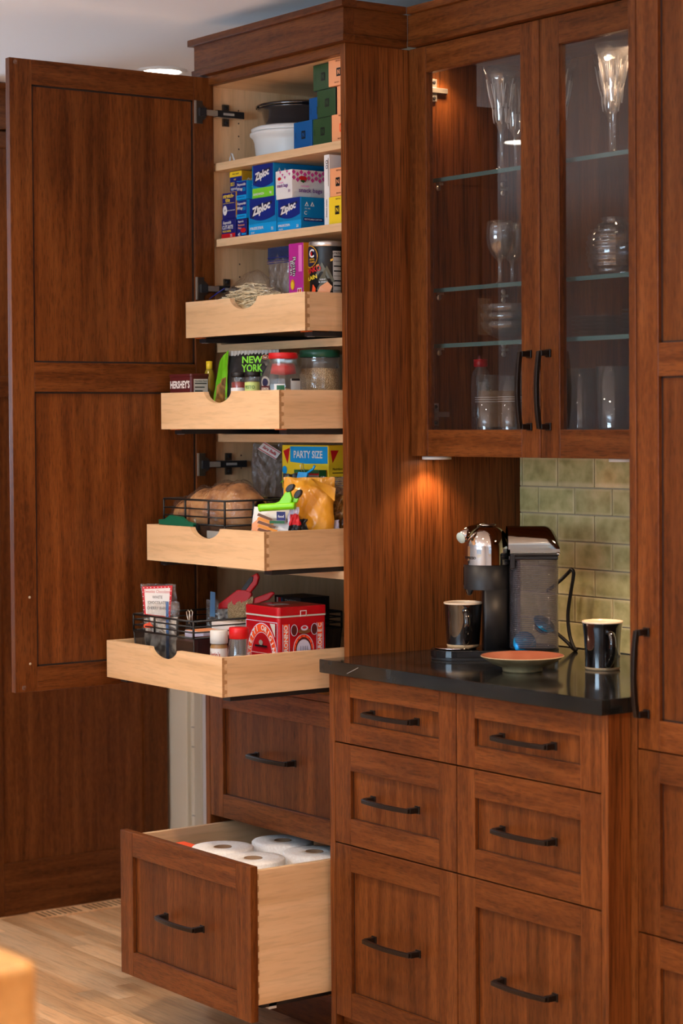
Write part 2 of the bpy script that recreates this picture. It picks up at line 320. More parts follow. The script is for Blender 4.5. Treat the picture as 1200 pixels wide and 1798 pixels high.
    def build(s, name, parent=None, loc=(0, 0, 0), rot=(0, 0, 0), bevel=0, sub=0, label=None, fix=True, seg=2):
        me = bpy.data.meshes.new(name); me.from_pydata(s.v, [], s.f)
        for m in s.mats: me.materials.append(m)
        me.polygons.foreach_set('material_index', s.m); me.polygons.foreach_set('use_smooth', s.sm)
        if fix:
            bm = bmesh.new(); bm.from_mesh(me); bmesh.ops.recalc_face_normals(bm, faces=bm.faces); bm.to_mesh(me); bm.free()
        me.update()
        return link(name, me, parent, loc, rot, bevel, sub, label, seg)
def link(name, me, parent=None, loc=(0, 0, 0), rot=(0, 0, 0), bevel=0, sub=0, label=None, seg=2):
    o = bpy.data.objects.new(name, me); COL.objects.link(o); o.location = loc; o.rotation_euler = rot
    if parent: o.parent = parent
    if bevel:
        b = o.modifiers.new('bevel', 'BEVEL'); b.width = bevel; b.segments = seg; b.limit_method = 'ANGLE'; b.angle_limit = math.radians(40)
        b.harden_normals = False
    if sub: q = o.modifiers.new('sub', 'SUBSURF'); q.levels = sub; q.render_levels = sub
    if label: o['label'] = label
    return o
def tag(o, label, cat, group=None):
    o['label'] = label; o['category'] = cat
    if group: o['group'] = group
    return o
def thing(name, label, cat, loc=(0, 0, 0), rotz=0, group=None):
    o = bpy.data.objects.new(name, None); COL.objects.link(o); o.location = loc; o.rotation_euler = (0, 0, rotz); o.empty_display_size = 0.05
    return tag(o, label, cat, group)
def struct(o): o['kind'] = 'structure'; return o
def dup(root, loc, rotz, label=None, group=None):
    r = root.copy(); COL.objects.link(r); r.location = loc; r.rotation_euler = (0, 0, rotz)
    if label: r['label'] = label
    if group: r['group'] = group
    for ch in list(root.children):
        c = ch.copy(); COL.objects.link(c); c.parent = r
        for g in ch.children: d = g.copy(); COL.objects.link(d); d.parent = c
    return r

# ------------------------------------------------------------------ printed faces
def text_mesh(body, h, bold=0.0):
    cu = bpy.data.curves.new('t', 'FONT'); cu.body = body; cu.size = 1; cu.resolution_u = 2; cu.offset = bold; cu.align_x = 'CENTER'; cu.align_y = 'CENTER'
    o = bpy.data.objects.new('t', cu); COL.objects.link(o)
    me = bpy.data.meshes.new_from_object(o.evaluated_get(bpy.context.evaluated_depsgraph_get()))
    vs = [(v.co.x*h, v.co.y*h) for v in me.vertices]; fs = [list(p.vertices) for p in me.polygons]
    bpy.data.objects.remove(o); bpy.data.curves.remove(cu); bpy.data.meshes.remove(me)
    return vs, fs
class Print:
    """flat print on a face: origin o, axes U (right), V (up), N out. layers stack 0.15 mm apart"""
    def __init__(s, o=(0, 0, 0), face='yn', R=None, a0=0, cx=0, cy=0):
        s.mb = MB(); s.k = 1; s.R = R; s.a0 = a0; s.c = (cx, cy); s.o = Vector(o)
        s.U, s.N = {'yn': (Vector((1, 0, 0)), Vector((0, -1, 0))), 'xp': (Vector((0, 1, 0)), Vector((1, 0, 0))), 'zp': (Vector((1, 0, 0)), Vector((0, 0, 1)))}[face]
        s.V = Vector((0, 1, 0)) if face == 'zp' else Vector((0, 0, 1))
    def at(s, o, face='yn', R=None, a0=0, cx=0, cy=0):
        q = Print(o, face, R, a0, cx, cy); q.mb = s.mb; return q
    def p(s, u, v):
        d = 0.00015*s.k
        if s.R:
            a = s.a0+u/s.R; r = s.R+d; return (s.c[0]+r*math.cos(a), s.c[1]+r*math.sin(a), s.o.z+v)
        return s.o+s.U*u+s.V*v+s.N*d
    def quad(s, u0, v0, u1, v1, m):
        n = max(1, int(abs(u1-u0)/0.004)) if s.R else 1; st = len(s.mb.v)
        vs = []; fs = []
        for i in range(n+1): u = u0+(u1-u0)*i/n; vs += [s.p(u, v0), s.p(u, v1)]
        for i in range(n): fs.append([2*i, 2*i+2, 2*i+3, 2*i+1])
        s.mb.add(vs, fs, m); s.k += 1; return s
    def poly(s, pts, m): s.mb.add([s.p(*q) for q in pts], [list(range(len(pts)))], m); s.k += 1; return s
    def disc(s, u, v, r, m, ry=None, n=20): return s.poly([(u+r*math.cos(2*PI*i/n), v+(ry or r)*math.sin(2*PI*i/n)) for i in range(n)], m)
    def text(s, body, u, v, h, m, w=None, bold=0.02, rot=0, sx=1.0, skew=0.0):
        vs, fs = text_mesh(body, h, bold)
        if w:
            xs = [a for a, b in vs]; cur = max(xs)-min(xs); sx = w/cur if cur else 1
        c, sn = math.cos(rot), math.sin(rot); out = []
        for a, b in vs: a = a*sx+skew*b; out.append(s.p(u+a*c-b*sn, v+a*sn+b*c))
        s.mb.add(out, fs, m); s.k += 1; return s
    def done(s, parent, name='printed_label'): return s.mb.build(name, parent, fix=False)

# ------------------------------------------------------------------ shared hardware
def handle_mesh():
    b = MB(); L = 0.0785
    for sx in (-1, 1):
        b.box(sx*L-0.0085, sx*L+0.0085, -0.004, 0, -0.0085, 0.0085, BRONZE)
        b.prism([(sx*L-0.006, -0.006), (sx*L+0.006, -0.006), (sx*L+0.006, 0.006), (sx*L-0.006, 0.006)], -0.026, -0.003, BRONZE, 'y')
    n = 14; pts = []
    for i in range(n+1):
        t = -1+2*i/n; pts.append((t*(L+0.004), -0.0275-0.008*(1-t*t), 0))
    b.tube(pts, 0.0068, BRONZE, n=4, upv=(0, 0, 1), smooth=False)
    me = b.build('pull_handle', None, bevel=0); m = me.data; bpy.data.objects.remove(me); return m
HANDLE = handle_mesh()
def handle(parent, x, y, z, vert=False, name='pull_handle'):
    return link(name, HANDLE, parent, (x, y, z), (0, PI/2 if vert else 0, 0), bevel=0.0012)

def shaker(name, parent, x0, x1, z0, z1, yf, hx=None, hz=None, vert=False, st=0.058, gr=0.0018, th=0.02, mids=(), glass=False, loc=(0, 0, 0), rot=(0, 0, 0), inner=False, rail=None):
    """frame-and-panel front facing -y; the frame is the part, its panel and handle are sub-parts"""
    b = MB(); y0, y1 = yf, yf+th; rl = rail or st
    b.box(x0, x0+st, y0, y1, z0, z1, OAKV); b.box(x1-st, x1, y0, y1, z0, z1, OAKV)
    b.box(x0+st, x1-st, y0, y1, z0, z0+rl, OAKH); b.box(x0+st, x1-st, y0, y1, z1-rl, z1, OAKH)
    for a, c in mids: b.box(x0+st, x1-st, y0, y1, a, c, OAKH)
    fr = b.build(name, parent, loc, rot, bevel=0.0012)
    edges = [z0+rl]+[e for m_ in mids for e in m_]+[z1-rl]
    for i in range(0, len(edges), 2):
        a, c = edges[i], edges[i+1]; p = MB()
        if glass:
            p.box(x0+st-0.004, x1-st+0.004, y0+0.010, y0+0.011, a-0.004, c+0.004, PANE); p.build('glass_pane', fr); continue
        yp0, yp1 = (y0+0.009, y1-0.006)
        g = 0.0
        p.box(x0+st-g, x1-st+g, yp0, yp1, a-g, c+g, OAKP)
        # dark line round the panel: groove glaze with its shadow painted in
        for (q0, q1, r0, r1) in ((x0+st, x0+st+gr, a, c), (x1-st-gr, x1-st, a, c), (x0+st, x1-st, a, a+gr*.8), (x0+st, x1-st, c-gr*.8, c)):
            p.box(q0, q1, yp0-0.0003, yp1+0.0003, r0, r1, DARKGAP)
        p.build('panel', fr)
    if hx is not None: handle(fr, hx, yf, hz, vert)
    return fr

# ================================================================== SETTING
XT, YT = 0.9195, -0.004
zc = 0.914; YB = 0.518
# floor with separate boards where the camera sees them
fl = struct(MB().box(-5, 7, -6, 3.2, -0.03, -0.004, mat('subfloor', (0.20, 0.10, 0.05), 0.7)).build('floor'))
bw = 0.0572
rows = [(-1.9+bw*i) for i in range(int(2.75/bw)+1)]
lens = [0.42, 0.56, 0.71, 0.88, 1.05, 0.63]; meshes = {}
def plank_mesh(L):
    k = round(L, 2)
    if k not in meshes:
        o = MB().box(0, k-0.0012, 0.0004, bw-0.0004, -0.004, 0, FLO).build('plank', fl, bevel=0.0005, seg=1); meshes[k] = o.data; bpy.data.objects.remove(o)
    return meshes[k]
np_ = 0
for r, y in enumerate(rows):
    x = -2.45-random.random()*0.5
    xe = 0.4 if y > -1.0 else 1.2
    while x < xe and np_ < 295:
        L = random.choice(lens)
        # keep the boards to the strip of floor the camera can see
        vis = (x+L > -2.2 + 0.0) and (y > -1.75) and not (y > 0.62) and not (x < -1.75 and y > 0.0 and x+L < -1.7)
        vis = vis and (x+L) > (-1.95) and x < (0.1 if y > -0.9 else 1.1)
        if vis: link('plank', plank_mesh(L), fl, (x, y, 0)); np_ += 1
        x += L
rest = MB()
for r in range(int(9.2/bw)):
    y = -6+bw*r
    for (a, c) in ((-5, -2.95), (1.25, 7)) if (-1.9-bw < y < 0.62) else ((-5, 7),):
        x = a
        while x < c:
            L = random.choice(lens)*1.6; e = min(x+L, c); rest.box(x, e-0.001, y+0.0005, y+bw-0.0005, -0.006, -0.0005, FLO); x = e
far = rest.build('distant_planks', fl); far['kind'] = 'stuff'
struct(MB().box(-5, 7, -6, 3.2, CEIL, CEIL+0.05, CEILM).build('ceiling'))
wb = struct(MB().box(-0.609, 7, YB+0.008, YB+0.12, 0, CEIL, PAINT).box(-0.75, -0.609, 0.60, YB+0.12, 0, CEIL, PAINT).build('wall_back'))
# left part of the back wall, beside the doorway casing
wl = struct(MB().box(-1.625, -0.62, 0.62, 0.70, 0, CEIL, LAV).box(-5, -1.72, 0.62, 0.70, 0, CEIL, PAINT).box(-1.74, -1.60, 0.615, 0.70, 0, CEIL, PAINT).build('wall_back_left'))
t = MB(); t.box(-1.772, -1.640, 0.588, 0.613, 0, 2.12, TRIMW); t.box(-1.772, -1.757, 0.580, 0.589, 0, 2.12, TRIMW)
struct(t.build('trim_1', bevel=0.003))
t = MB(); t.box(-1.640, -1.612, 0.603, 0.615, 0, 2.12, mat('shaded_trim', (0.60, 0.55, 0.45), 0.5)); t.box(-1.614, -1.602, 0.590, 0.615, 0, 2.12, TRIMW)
for zz in (0.25, 0.46, 0.52, 1.3): t.box(-1.6145, -1.6015, 0.588, 0.592, zz, zz+0.002, DARKGAP)
struct(t.build('trim_2', bevel=0.002))
# right and front walls, each with a window that daylight comes through
def wall_hole(name, axis, c0, c1, a0, a1, h0, h1, b0, b1):
    m = MB()
    def bx(p0, p1, z0, z1):
        if axis == 'y': m.box(p0, p1, c0, c1, z0, z1, ROOMW)
        else: m.box(c0, c1, p0, p1, z0, z1, ROOMW)
    bx(b0, h0, 0, CEIL); bx(h1, b1, 0, CEIL); bx(h0, h1, 0, a0); bx(h0, h1, a1, CEIL)
    return struct(m.build(name))
wall_hole('wall_left', 'x', -5.1, -5.0, 0.9, 2.1, -1.55, 0.35, -6, 3.2)
wf = wall_hole('wall_front', 'y', -5.45, -5.35, 0.9, 2.2, 0.4, 2.8, -5, 7)
wr = wall_hole('wall_right', 'x', 6.1, 6.2, 0.9, 2.1, -3.15, -1.25, -6, 3.2)
m = MB()
for x in (0.4, 1.58, 2.74): m.box(x, x+0.06, -5.42, -5.37, 0.9, 2.2, TRIMW)
for z in (0.9, 2.14): m.box(0.4, 2.8, -5.42, -5.37, z, z+0.06, TRIMW)
win = struct(m.build('window_1')); MB().box(0.46, 2.74, -5.40, -5.396, 0.96, 2.14, PANE).build('glass_pane', win)
m = MB()
for y in (-3.15, -2.23, -1.31): m.box(6.12, 6.17, y, y+0.06, 0.9, 2.1, TRIMW)
for z in (0.9, 2.04): m.box(6.12, 6.17, -3.15, -1.25, z, z+0.06, TRIMW)
win = struct(m.build('window_2')); MB().box(6.14, 6.144, -3.09, -1.31, 0.96, 2.04, PANE).build('glass_pane', win)

m = MB()
for y in (-1.55, -0.63, 0.29): m.box(-5.08, -5.03, y, y+0.06, 0.9, 2.1, TRIMW)
for z in (0.9, 2.04): m.box(-5.08, -5.03, -1.55, 0.35, z, z+0.06, TRIMW)
win = struct(m.build('added_window_3')); MB().box(-5.06, -5.056, -1.49, 0.29, 0.96, 2.04, PANE).build('glass_pane', win)  # unseen window added to go with the lamp that brightens the left ceiling
# floor vent of the same wood, flush beside the far cabinet
vt = thing('floor_vent', 'flush wooden floor vent with short slots at the foot of the dark end panel', 'vent', (-1.68, 0.24, 0))
b = MB()
b.box(-0.047, 0.047, -0.155, 0.155, 0.0003, 0.003, FLO)
b.build('vent_frame', vt, bevel=0.0008)
b = MB()
for i in range(17):
    y = -0.14+i*0.0172
    if i in (8,): continue
    b.box(-0.030, 0.030, y, y+0.006, 0.0025, 0.0034, mat('vent_slot_shadow', (0.05, 0.03, 0.015), 0.8) if i == 0 else bpy.data.materials['vent_slot_shadow'])
s_ = b.build('slot_row', vt)

# ceiling downlights
def downlight(x, y, lab, grp='recessed ceiling downlights'):
    t = thing('ceiling_downlight', lab, 'ceiling light', (x, y, CEIL), group=grp)
    MB().lathe([(0.052, -0.002), (0.055, -0.006), (0.068, -0.006), (0.072, -0.001), (0.072, 0.0)], 0, 0, WHITEP, 40).build('trim_ring', t)
    MB().lathe([(0.0005, -0.004), (0.052, -0.004)], 0, 0, LENS, 40).build('lens', t)
downlight(DOWN[0][0], DOWN[0][1], 'round recessed downlight glowing above the open pantry door', None)
downlight(DOWN[1][0], DOWN[1][1], 'recessed downlight seen only as a bright reflection in the left glass door', None)
for (x, y, p), q in zip(DOWN[2:], ('straight in front of the pantry trays', 'in front of the base cabinet drawers', 'in front of the right tall cabinet', 'in the middle of the room facing the counter',
        'above the foreground table', 'in the aisle at the right window', 'in the corner of front and right walls', 'at the far left of the kitchen aisle', 'nearest the front window')): downlight(x, y, 'recessed round ceiling downlight '+q)

# ================================================================== FAR CABINET END PANEL (left background)
t = thing('tall_end_cabinet', 'dark tall cabinet end panel with two recessed panels behind the open pantry door', 'cabinet', (-1.73, 0, 0))
b = MB()
x1 = 0.0
b.box(-1.2, -0.008, -0.05, 0.575, 0.0, 2.30, OAKV)
b.build('cabinet_body', t)
b = MB()   # frame faces +x at x=0, lower rail .155, mid rail, upper rail
b.box(-0.010, x1, -0.05, 0.0114, 0, 2.30, OAKV); b.box(-0.010, x1, 0.492, 0.575, 0, 2.30, OAKV)
b.box(-0.010, x1, 0.0114, 0.492, 0, 0.155, OAKY); b.box(-0.010, x1, 0.0114, 0.492, 1.525, 1.586, OAKY); b.box(-0.010, x1, 0.0114, 0.492, 2.2525, 2.30, OAKY)
b.build('end_frame', t, bevel=0.002)
b = MB(); b.box(-1.2, 0.012, -0.062, 0.58, 2.3056, 2.420, OAKY); b.box(-1.2, 0.020, -0.07, 0.58, 2.420, 2.4385, OAKY); b.build('crown', t, bevel=0.001)

# ================================================================== PANTRY CABINET
W = 0.609; pi0, pi1 = -W+0.019, -0.019
pan = thing('pantry_cabinet', 'tall open oak pantry cabinet with maple pull-out trays and an open door', 'cabinet', (0, 0, 0))
MB().box(-W, pi0-0.003, 0, YB-0.001, 0, 2.303, OAKD).box(pi0-0.003, pi0, 0.0, YB-0.002, 0.80, 2.285, MAPV, yn=OAKV).box(pi0-0.003, pi0+0.0, 0.0, YB-0.002, 0.0, 0.80, OAKV).build('side_panel', pan, bevel=0.0008)
MB().box(pi1, 0, 0, YB-0.001, 0, 2.303, OAKD).box(pi1-0.002, pi1, 0.004, YB-0.002, 0.80, 2.285, MAPV).build('side_panel', pan, bevel=0.0008)
MB().box(pi0, pi1-0.002, YB-0.012, YB-0.001, 0.10, 2.285, MAPV).build('back_panel', pan)
MB().box(pi0, pi1-0.002, 0.022, YB-0.012, 2.281, 2.300, MAPY).build('top_panel', pan)
MB().box(pi0, pi1, 0.0, 0.021, 2.2805, 2.303, OAKH, zn=OAKH).build('top_rail', pan, bevel=0.0008)
MB().box(pi0, pi1, 0.07, 0.085, 0.0, 0.105, OAKH).build('toe_kick', pan)
MB().box(pi0, pi1-0.002, 0.02, YB-0.012, 0.094, 0.111, OAKH, zp=MAPY).build('bottom_panel', pan)
MB().box(pi0, pi1-0.002, 0.0, YB-0.012, 0.800, 0.8165, OAKH, zp=MAPY).build('divider_panel', pan)
for z in (2.0900, 1.9020, 1.6400, 1.4180, 1.1035):
    MB().box(pi0+0.001, pi1-0.003, 0.022, YB-0.013, z-0.019, z, MAPY, yn=MAPH).build('shelf', pan, bevel=0.0006)
b = MB()
for z in [1.30+0.032*i for i in range(30)]:
    for y in (0.10, 0.40):
        if any(abs(z-q) < 0.03 for q in (2.09, 1.902, 1.64, 1.418)): continue
        b.lathe([(0.0005, 0), (0.0022, 0)], 0, 0, BLACKM, 8); b.xf(lambda v, y=y, z=z: Vector((pi0+0.0006, y+v.x, z+v.y)), len(b.v)-16)
o = b.build('shelf_pin_hole_row', pan); o['kind'] = 'stuff'
# crown
b = MB()
for (z0, z1, p, e) in ((2.303, 2.3185, 0.022, 0.0065), (2.3185, 2.3785, 0.018, 0.0), (2.3785, 2.3945, 0.030, 0.012)):
    b.box(-W-e*1.0, 0.020+p-0.018 if False else 0.0+p, -p, 0.012, z0, z1, OAKH)
    b.box(p-0.03, p, 0.012, 0.1825-p, z0, z1, OAKY)
b.build('crown', pan, bevel=0.0008)
# door, opened 90 degrees (local x runs from the hinge to the free edge)
dz0, dz1 = 0.8175, 2.2987
door = shaker('door', pan, 0, 0.563, dz0, dz1, 0, mids=((1.522, 1.591),), gr=0.0052, loc=(-0.591, 0.014, 0), rot=(0, 0, -PI/2))
def screw(b, x, z, r, m, y=0.0202):
    k = len(b.v); b.lathe([(0.0003, 0.0006), (r*0.7, 0.0006), (r, 0)], 0, 0, m, 14); b.xf(lambda v: Vector((x+v.x, y+v.z, z+v.y)), k)
for z in (1.040, 0.8834): b = MB(); screw(b, 0.524, z, 0.0032, NICKEL); b.build('screw', door)
for x, z in ((0.5475, 2.289), (0.541, 0.828)): b = MB(); screw(b, x, z, 0.0055, JARP); b.build('clear_bumper', door)
handle(door, 0.535, 0.0, 1.02, True)
# hinges
def hinge(z):
    h = MB(); X = -0.571
    h.box(X, X+0.003, -0.038, -0.020, z-0.028, z+0.028, HDARK)                     # cup flange
    h.box(X, X+0.0036, -0.043, -0.038, z-0.028, z+0.028, NICKEL)
    h.prism([(-0.022, z-0.020), (-0.010, z-0.014), (-0.010, z+0.014), (-0.022, z+0.020)], X, X+0.0025, HDARK, 'x')
    h.box(X-0.001, X+0.010, -0.032, -0.012, z-0.010, z+0.010, STEELD)
    h.box(X-0.006, X+0.010, -0.014, 0.020, z-0.0065, z+0.0065, NICKEL)
    h.box(X-0.010, X+0.008, 0.018, 0.100, z-0.0085, z+0.0085, BLACKM, zp=NICKEL, zn=NICKEL, yp=NICKEL)
    h.box(X-0.018, X-0.012, 0.050, 0.068, z-0.027, z+0.027, HDARK)                 # mounting plate
    h.box(X-0.018, X-0.004, 0.03, 0.085, z-0.006, z+0.006, STEELD)
    for s in (-1, 1): k = len(h.v); h.lathe([(0.0003, 0.002), (0.004, 0.002), (0.0045, 0)], 0, 0, STEELD, 12); h.xf(lambda v: Vector((X-0.012+v.z, 0.059+v.x, z+s*0.019+v.y)), k)
    h.box(X+0.0079, X+0.0083, 0.038, 0.07, z-0.003, z+0.003, C['grey'])
    return h.build('concealed_hinge', pan, bevel=0.0008)
for z in (2.212, 1.778, 1.3435, 0.905): hinge(z)

# pull-out trays
RL, RR = -0.5536, -0.047
def tray(yf, z0, z1, nx0, nx1, nz, depth=0.485, nm='pullout_tray'):
    t = 0.0135; b = MB(); N = 16; xm = (nx0+nx1)/2
    # front board with scooped finger notch
    top = [(RR-0.0, z1)]; r = (nx1-nx0)/2
    arc = []
    for i in range(N+1):
        a = PI*i/N; u = math.cos(a); q = 1-(math.sin(a)**0.62)
        arc.append((xm+r*u, z1-(z1-nz)*(math.sin(a)**1.15)))
    xs = sorted([(RL, z1)]+arc+[(RR, z1)]); k = len(xs)
    for y, flip in ((yf, 1), (yf+t, -1)):
        b.add([(x, y, z0) for x, z in xs]+[(x, y, z) for x, z in xs], [[i, i+1, k+i+1, k+i][::flip] for i in range(k-1)], MAPH)
    b.add([(x, yf, z) for x, z in xs]+[(x, yf+t, z) for x, z in xs], [[i, i+1, k+i+1, k+i] for i in range(k-1)], MAPH)
    b.add([(RL, yf, z0), (RL, yf+t, z0), (RR, yf+t, z0), (RR, yf, z0), (RL, yf, z1), (RL, yf+t, z1), (RR, yf+t, z1), (RR, yf, z1)], [[0, 1, 2, 3], [0, 1, 5, 4], [3, 2, 6, 7]], MAPH)
    fr = b.build(nm, pan)
    s = MB(); ye = yf+depth
    s.box(RR-t, RR-0.0001, yf+t, ye, z0, z1, MAPY); s.build('side_board', fr, bevel=0.0006)
    s = MB(); s.box(RL, RL+t, yf+t, ye, z0, z1, MAPY); s.build('side_board', fr, bevel=0.0006)
    s = MB(); s.box(RL+t, RR-t, ye-t, ye, z0, z1, MAPH); s.build('back_board', fr)
    s = MB(); s.box(RL+t, RR-t, yf+t, ye-t, z0+0.008, z0+0.014, MAPH); s.build('tray_bottom', fr)
    s = MB(); h = (z1-z0)/4; 
    for i in range(4):      # dovetail ends on the right side
        a = z0+h*i+h*0.28; c = a+h*0.5
        s.add([(RR+0.0003, yf+0.0, a-0.001), (RR+0.0003, yf+t*0.95, a+0.002), (RR+0.0003, yf+t*0.95, c-0.002), (RR+0.0003, yf+0.0, c+0.001)], [[0, 1, 2, 3]], MEND)
    s.add([(RR+0.0002, yf, z0), (RR+0.0002, yf+0.006, z0), (RR+0.0002, yf+0.006, z1), (RR+0.0002, yf, z1)], [[0, 1, 2, 3]], MEND)
    s.build('dovetail_joint', fr, fix=False)
    for x0 in (RL+0.014, RR-0.044):
        s = MB()
        s.box(x0, x0+0.030, yf+0.03, ye, z0-0.012, z0+0.006, STEELD)
        s.box(x0+0.004, x0+0.012, yf+0.034, yf+0.05, z0-0.013, z0, CLEARP)
        s.box(x0+0.0, x0+0.030, yf+0.018, yf+0.075, z0-0.0022, z0-0.0002, ORANGEP)
        s.build('drawer_slide', fr)
    return fr
tray(-0.0829, 1.6543, 1.7417, -0.3566, -0.2396, 1.7140)
tray(-0.1557, 1.4317, 1.5195, -0.3600, -0.2431, 1.4925)
tray(-0.1990, 1.1153, 1.2019, -0.3547, -0.2294, 1.1765)
tray(-0.3136, 0.8399, 0.9279, -0.3580, -0.2349, 0.9035)
MB().box(pi0+0.001, pi0+0.036, 0.02, 0.49, 0.8166, 0.8395, MAPY).build('slide_spacer', pan)
for z in (1.64, 1.418, 1.1035):
    b = MB(); b.box(pi0+0.0008, RL-0.001, 0.02, 0.48, z, z+0.03, MAPY).build('slide_spacer', pan)

# lower drawers of the pantry
FL, FR = -0.5885, -0.0205
shaker('drawer_front', pan, FL, FR, 0.4686, 0.7985, 0.0, -0.2985, 0.642)
df = shaker('drawer_front', pan, FL, FR, 0.1135, 0.4613, -0.2611, -0.296, 0.288)
DX0, DX1, DY0, DY1, DZ0, DZ1 = -0.566, -0.0228, -0.2409, 0.24, 0.1495, 0.4508
s = MB(); s.box(DX1-0.0135, DX1, DY0, DY1, DZ0, DZ1, MAPY); s.build('side_board', df, bevel=0.0008)
s = MB(); s.box(DX0, DX0+0.0135, DY0, DY1, DZ0, DZ1, MAPY); s.build('side_board', df, bevel=0.0008)
s = MB(); s.box(DX0+0.0135, DX1-0.0135, DY1-0.0135, DY1, DZ0, DZ1, MAPH); s.build('back_board', df)
s = MB(); s.box(DX0+0.0135, DX1-0.0135, DY0, DY0+0.0135, DZ0, DZ1, MAPH); s.build('inner_front_board', df)
s = MB(); s.box(DX0+0.0135, DX1-0.0135, DY0+0.0135, DY1-0.0135, DZ0+0.010, DZ0+0.018, MAPH); s.build('drawer_bottom', df)
s = MB()
for i in range(11):
    a = DZ0+0.012+i*0.0268; s.add([(DX1+0.0003, DY0, a), (DX1+0.0003, DY0+0.004, a+0.001), (DX1+0.0003, DY0+0.004, a+0.0135), (DX1+0.0003, DY0, a+0.0145)], [[0, 1, 2, 3]], MEND)
s.build('dovetail_joint', df, fix=False)
s = MB(); s.box(DX1-0.05, DX1-0.015, DY0+0.02, DY1, DZ0-0.012, DZ0+0.004, STEELD); s.build('drawer_slide', df); s = MB(); s.box(DX0+0.015, DX0+0.05, DY0+0.02, DY1, DZ0-0.012, DZ0+0.004, STEELD)
s.build('drawer_slide', df); MB().box(DX1-0.03, DX1-0.015, DY0+0.04, DY0+0.06, DZ0-0.018, DZ0-0.002, WHITEP).build('slide_latch', df)

# ================================================================== GLASS-DOOR WALL CABINET
YU = 0.1825; UB, UT = 1.3665, 2.3065; JX = 0.4526
up_ = thing('glass_wall_cabinet', 'oak wall cabinet with two glass doors above the coffee counter', 'cabinet', (0, 0, 0))
MB().box(0.0008, XT-0.0008, YU+0.0205, YB-0.002, UB, UB+0.018, OAKH).build('bottom_panel', up_, bevel=0.0006)
MB().box(0.0008, XT-0.0008, YU+0.0205, YB-0.002, 2.285, 2.303, OAKH).build('top_panel', up_)
MB().box(0.0008, XT-0.0008, YB-0.014, YB-0.002, UB+0.018, 2.285, OAKP).build('back_panel', up_)
MB().box(0.0008, 0.006, YU+0.0205, YB-0.014, UB+0.018, 2.285, OAKD).build('side_panel', up_)
MB().box(XT-0.019, XT-0.0008, YU+0.0205, YB-0.014, UB+0.018, 2.285, OAKD).build('side_panel', up_)
d1 = shaker('door', up_, 0.0018, JX-0.0012, UB, UT-0.0025, YU, 0.4175, 1.512, True, glass=True, st=0.0608)
d2 = shaker('door', up_, JX+0.0012, XT-0.0018, UB, UT-0.0025, YU, 0.4795, 1.512, True, glass=True, st=0.0608)
for z in (2.0085, 1.7540, 1.6255):
    MB().box(0.0065, XT-0.0195, 0.235, YB-0.016, z-0.0095, z, SHELFG, yn=SHELFE).build('glass_shelf', up_)
for z in (2.0085, 1.7540, 1.6255):
    for y in (0.262, 0.459):
        b = MB()
        b.box(0.006, 0.018, y-0.006, y+0.006, z-0.0125, z-0.0097, NICKEL); b.box(0.006, 0.010, y-0.004, y+0.004, z-0.024, z-0.0097, NICKEL)
        k = len(b.v); b.lathe([(0.0003, 0.004), (0.006, 0.004), (0.006, 0)], 0, 0, NICKEL, 12); b.xf(lambda v: Vector((0.010+v.z, y-0.004+v.x, z-0.020+v.y)), k)
        b.build('shelf_clip', up_)
for z in (2.215, 1.4625):
    h = MB(); h.box(0.006, 0.012, 0.238, 0.256, z-0.026, z+0.026, NICKEL); h.box(0.006, 0.016, 0.216, 0.285, z-0.006, z+0.006, NICKEL); h.box(0.006, 0.02, 0.206, 0.226, z-0.010, z+0.010, NICKEL)
    for s in (-1, 1): k = len(h.v); h.lathe([(0.0003, 0.002), (0.004, 0.002), (0.0045, 0)], 0, 0, STEELD, 12); h.xf(lambda v: Vector((0.012+v.z, 0.247+v.x, z+s*0.018+v.y)), k)
    h.build('concealed_hinge', up_, bevel=0.0008)
b = MB()
for (z0, z1, p) in ((2.306, 2.3185, 0.020), (2.3185, 2.3785, 0.016), (2.3785, 2.3945, 0.028)):
    b.box(p, XT-0.001, YU-p, YU+0.02, z0, z1, OAKH)
b.box(0.001, XT-0.001, YU+0.02, YB-0.002, 2.305, 2.3185, OAKH)
b.build('crown', up_, bevel=0.0008)
def puck(parent, x, y, z, power, spread=75):
    p = MB().lathe([(0.026, 0.0), (0.034, 0.0), (0.034, 0.007), (0.0005, 0.007)], x, y, WHITEP, 28, z0=z-0.008); p.lathe([(0.0005, 0.002), (0.026, 0.002)], x, y, PUCK, 28, z0=z-0.008)
    p.build('puck_light', parent)
    l = bpy.data.lights.new('puck_beam', 'SPOT'); l.energy = power; l.color = (1.0, 0.62, 0.36); l.spot_size = math.radians(125); l.spot_blend = 0.8; l.shadow_soft_size = 0.02
    o = bpy.data.objects.new('puck_beam', l); o.location = (x, y, z-0.012); COL.objects.link(o)
puck(up_, 0.042, 0.225, UB, 4.0)
puck(up_, 0.62, 0.27, UB, 9.0)
puck(up_, 0.050, 0.258, 2.285, 3.4)
puck(up_, 0.60, 0.30, 2.285, 5.0)

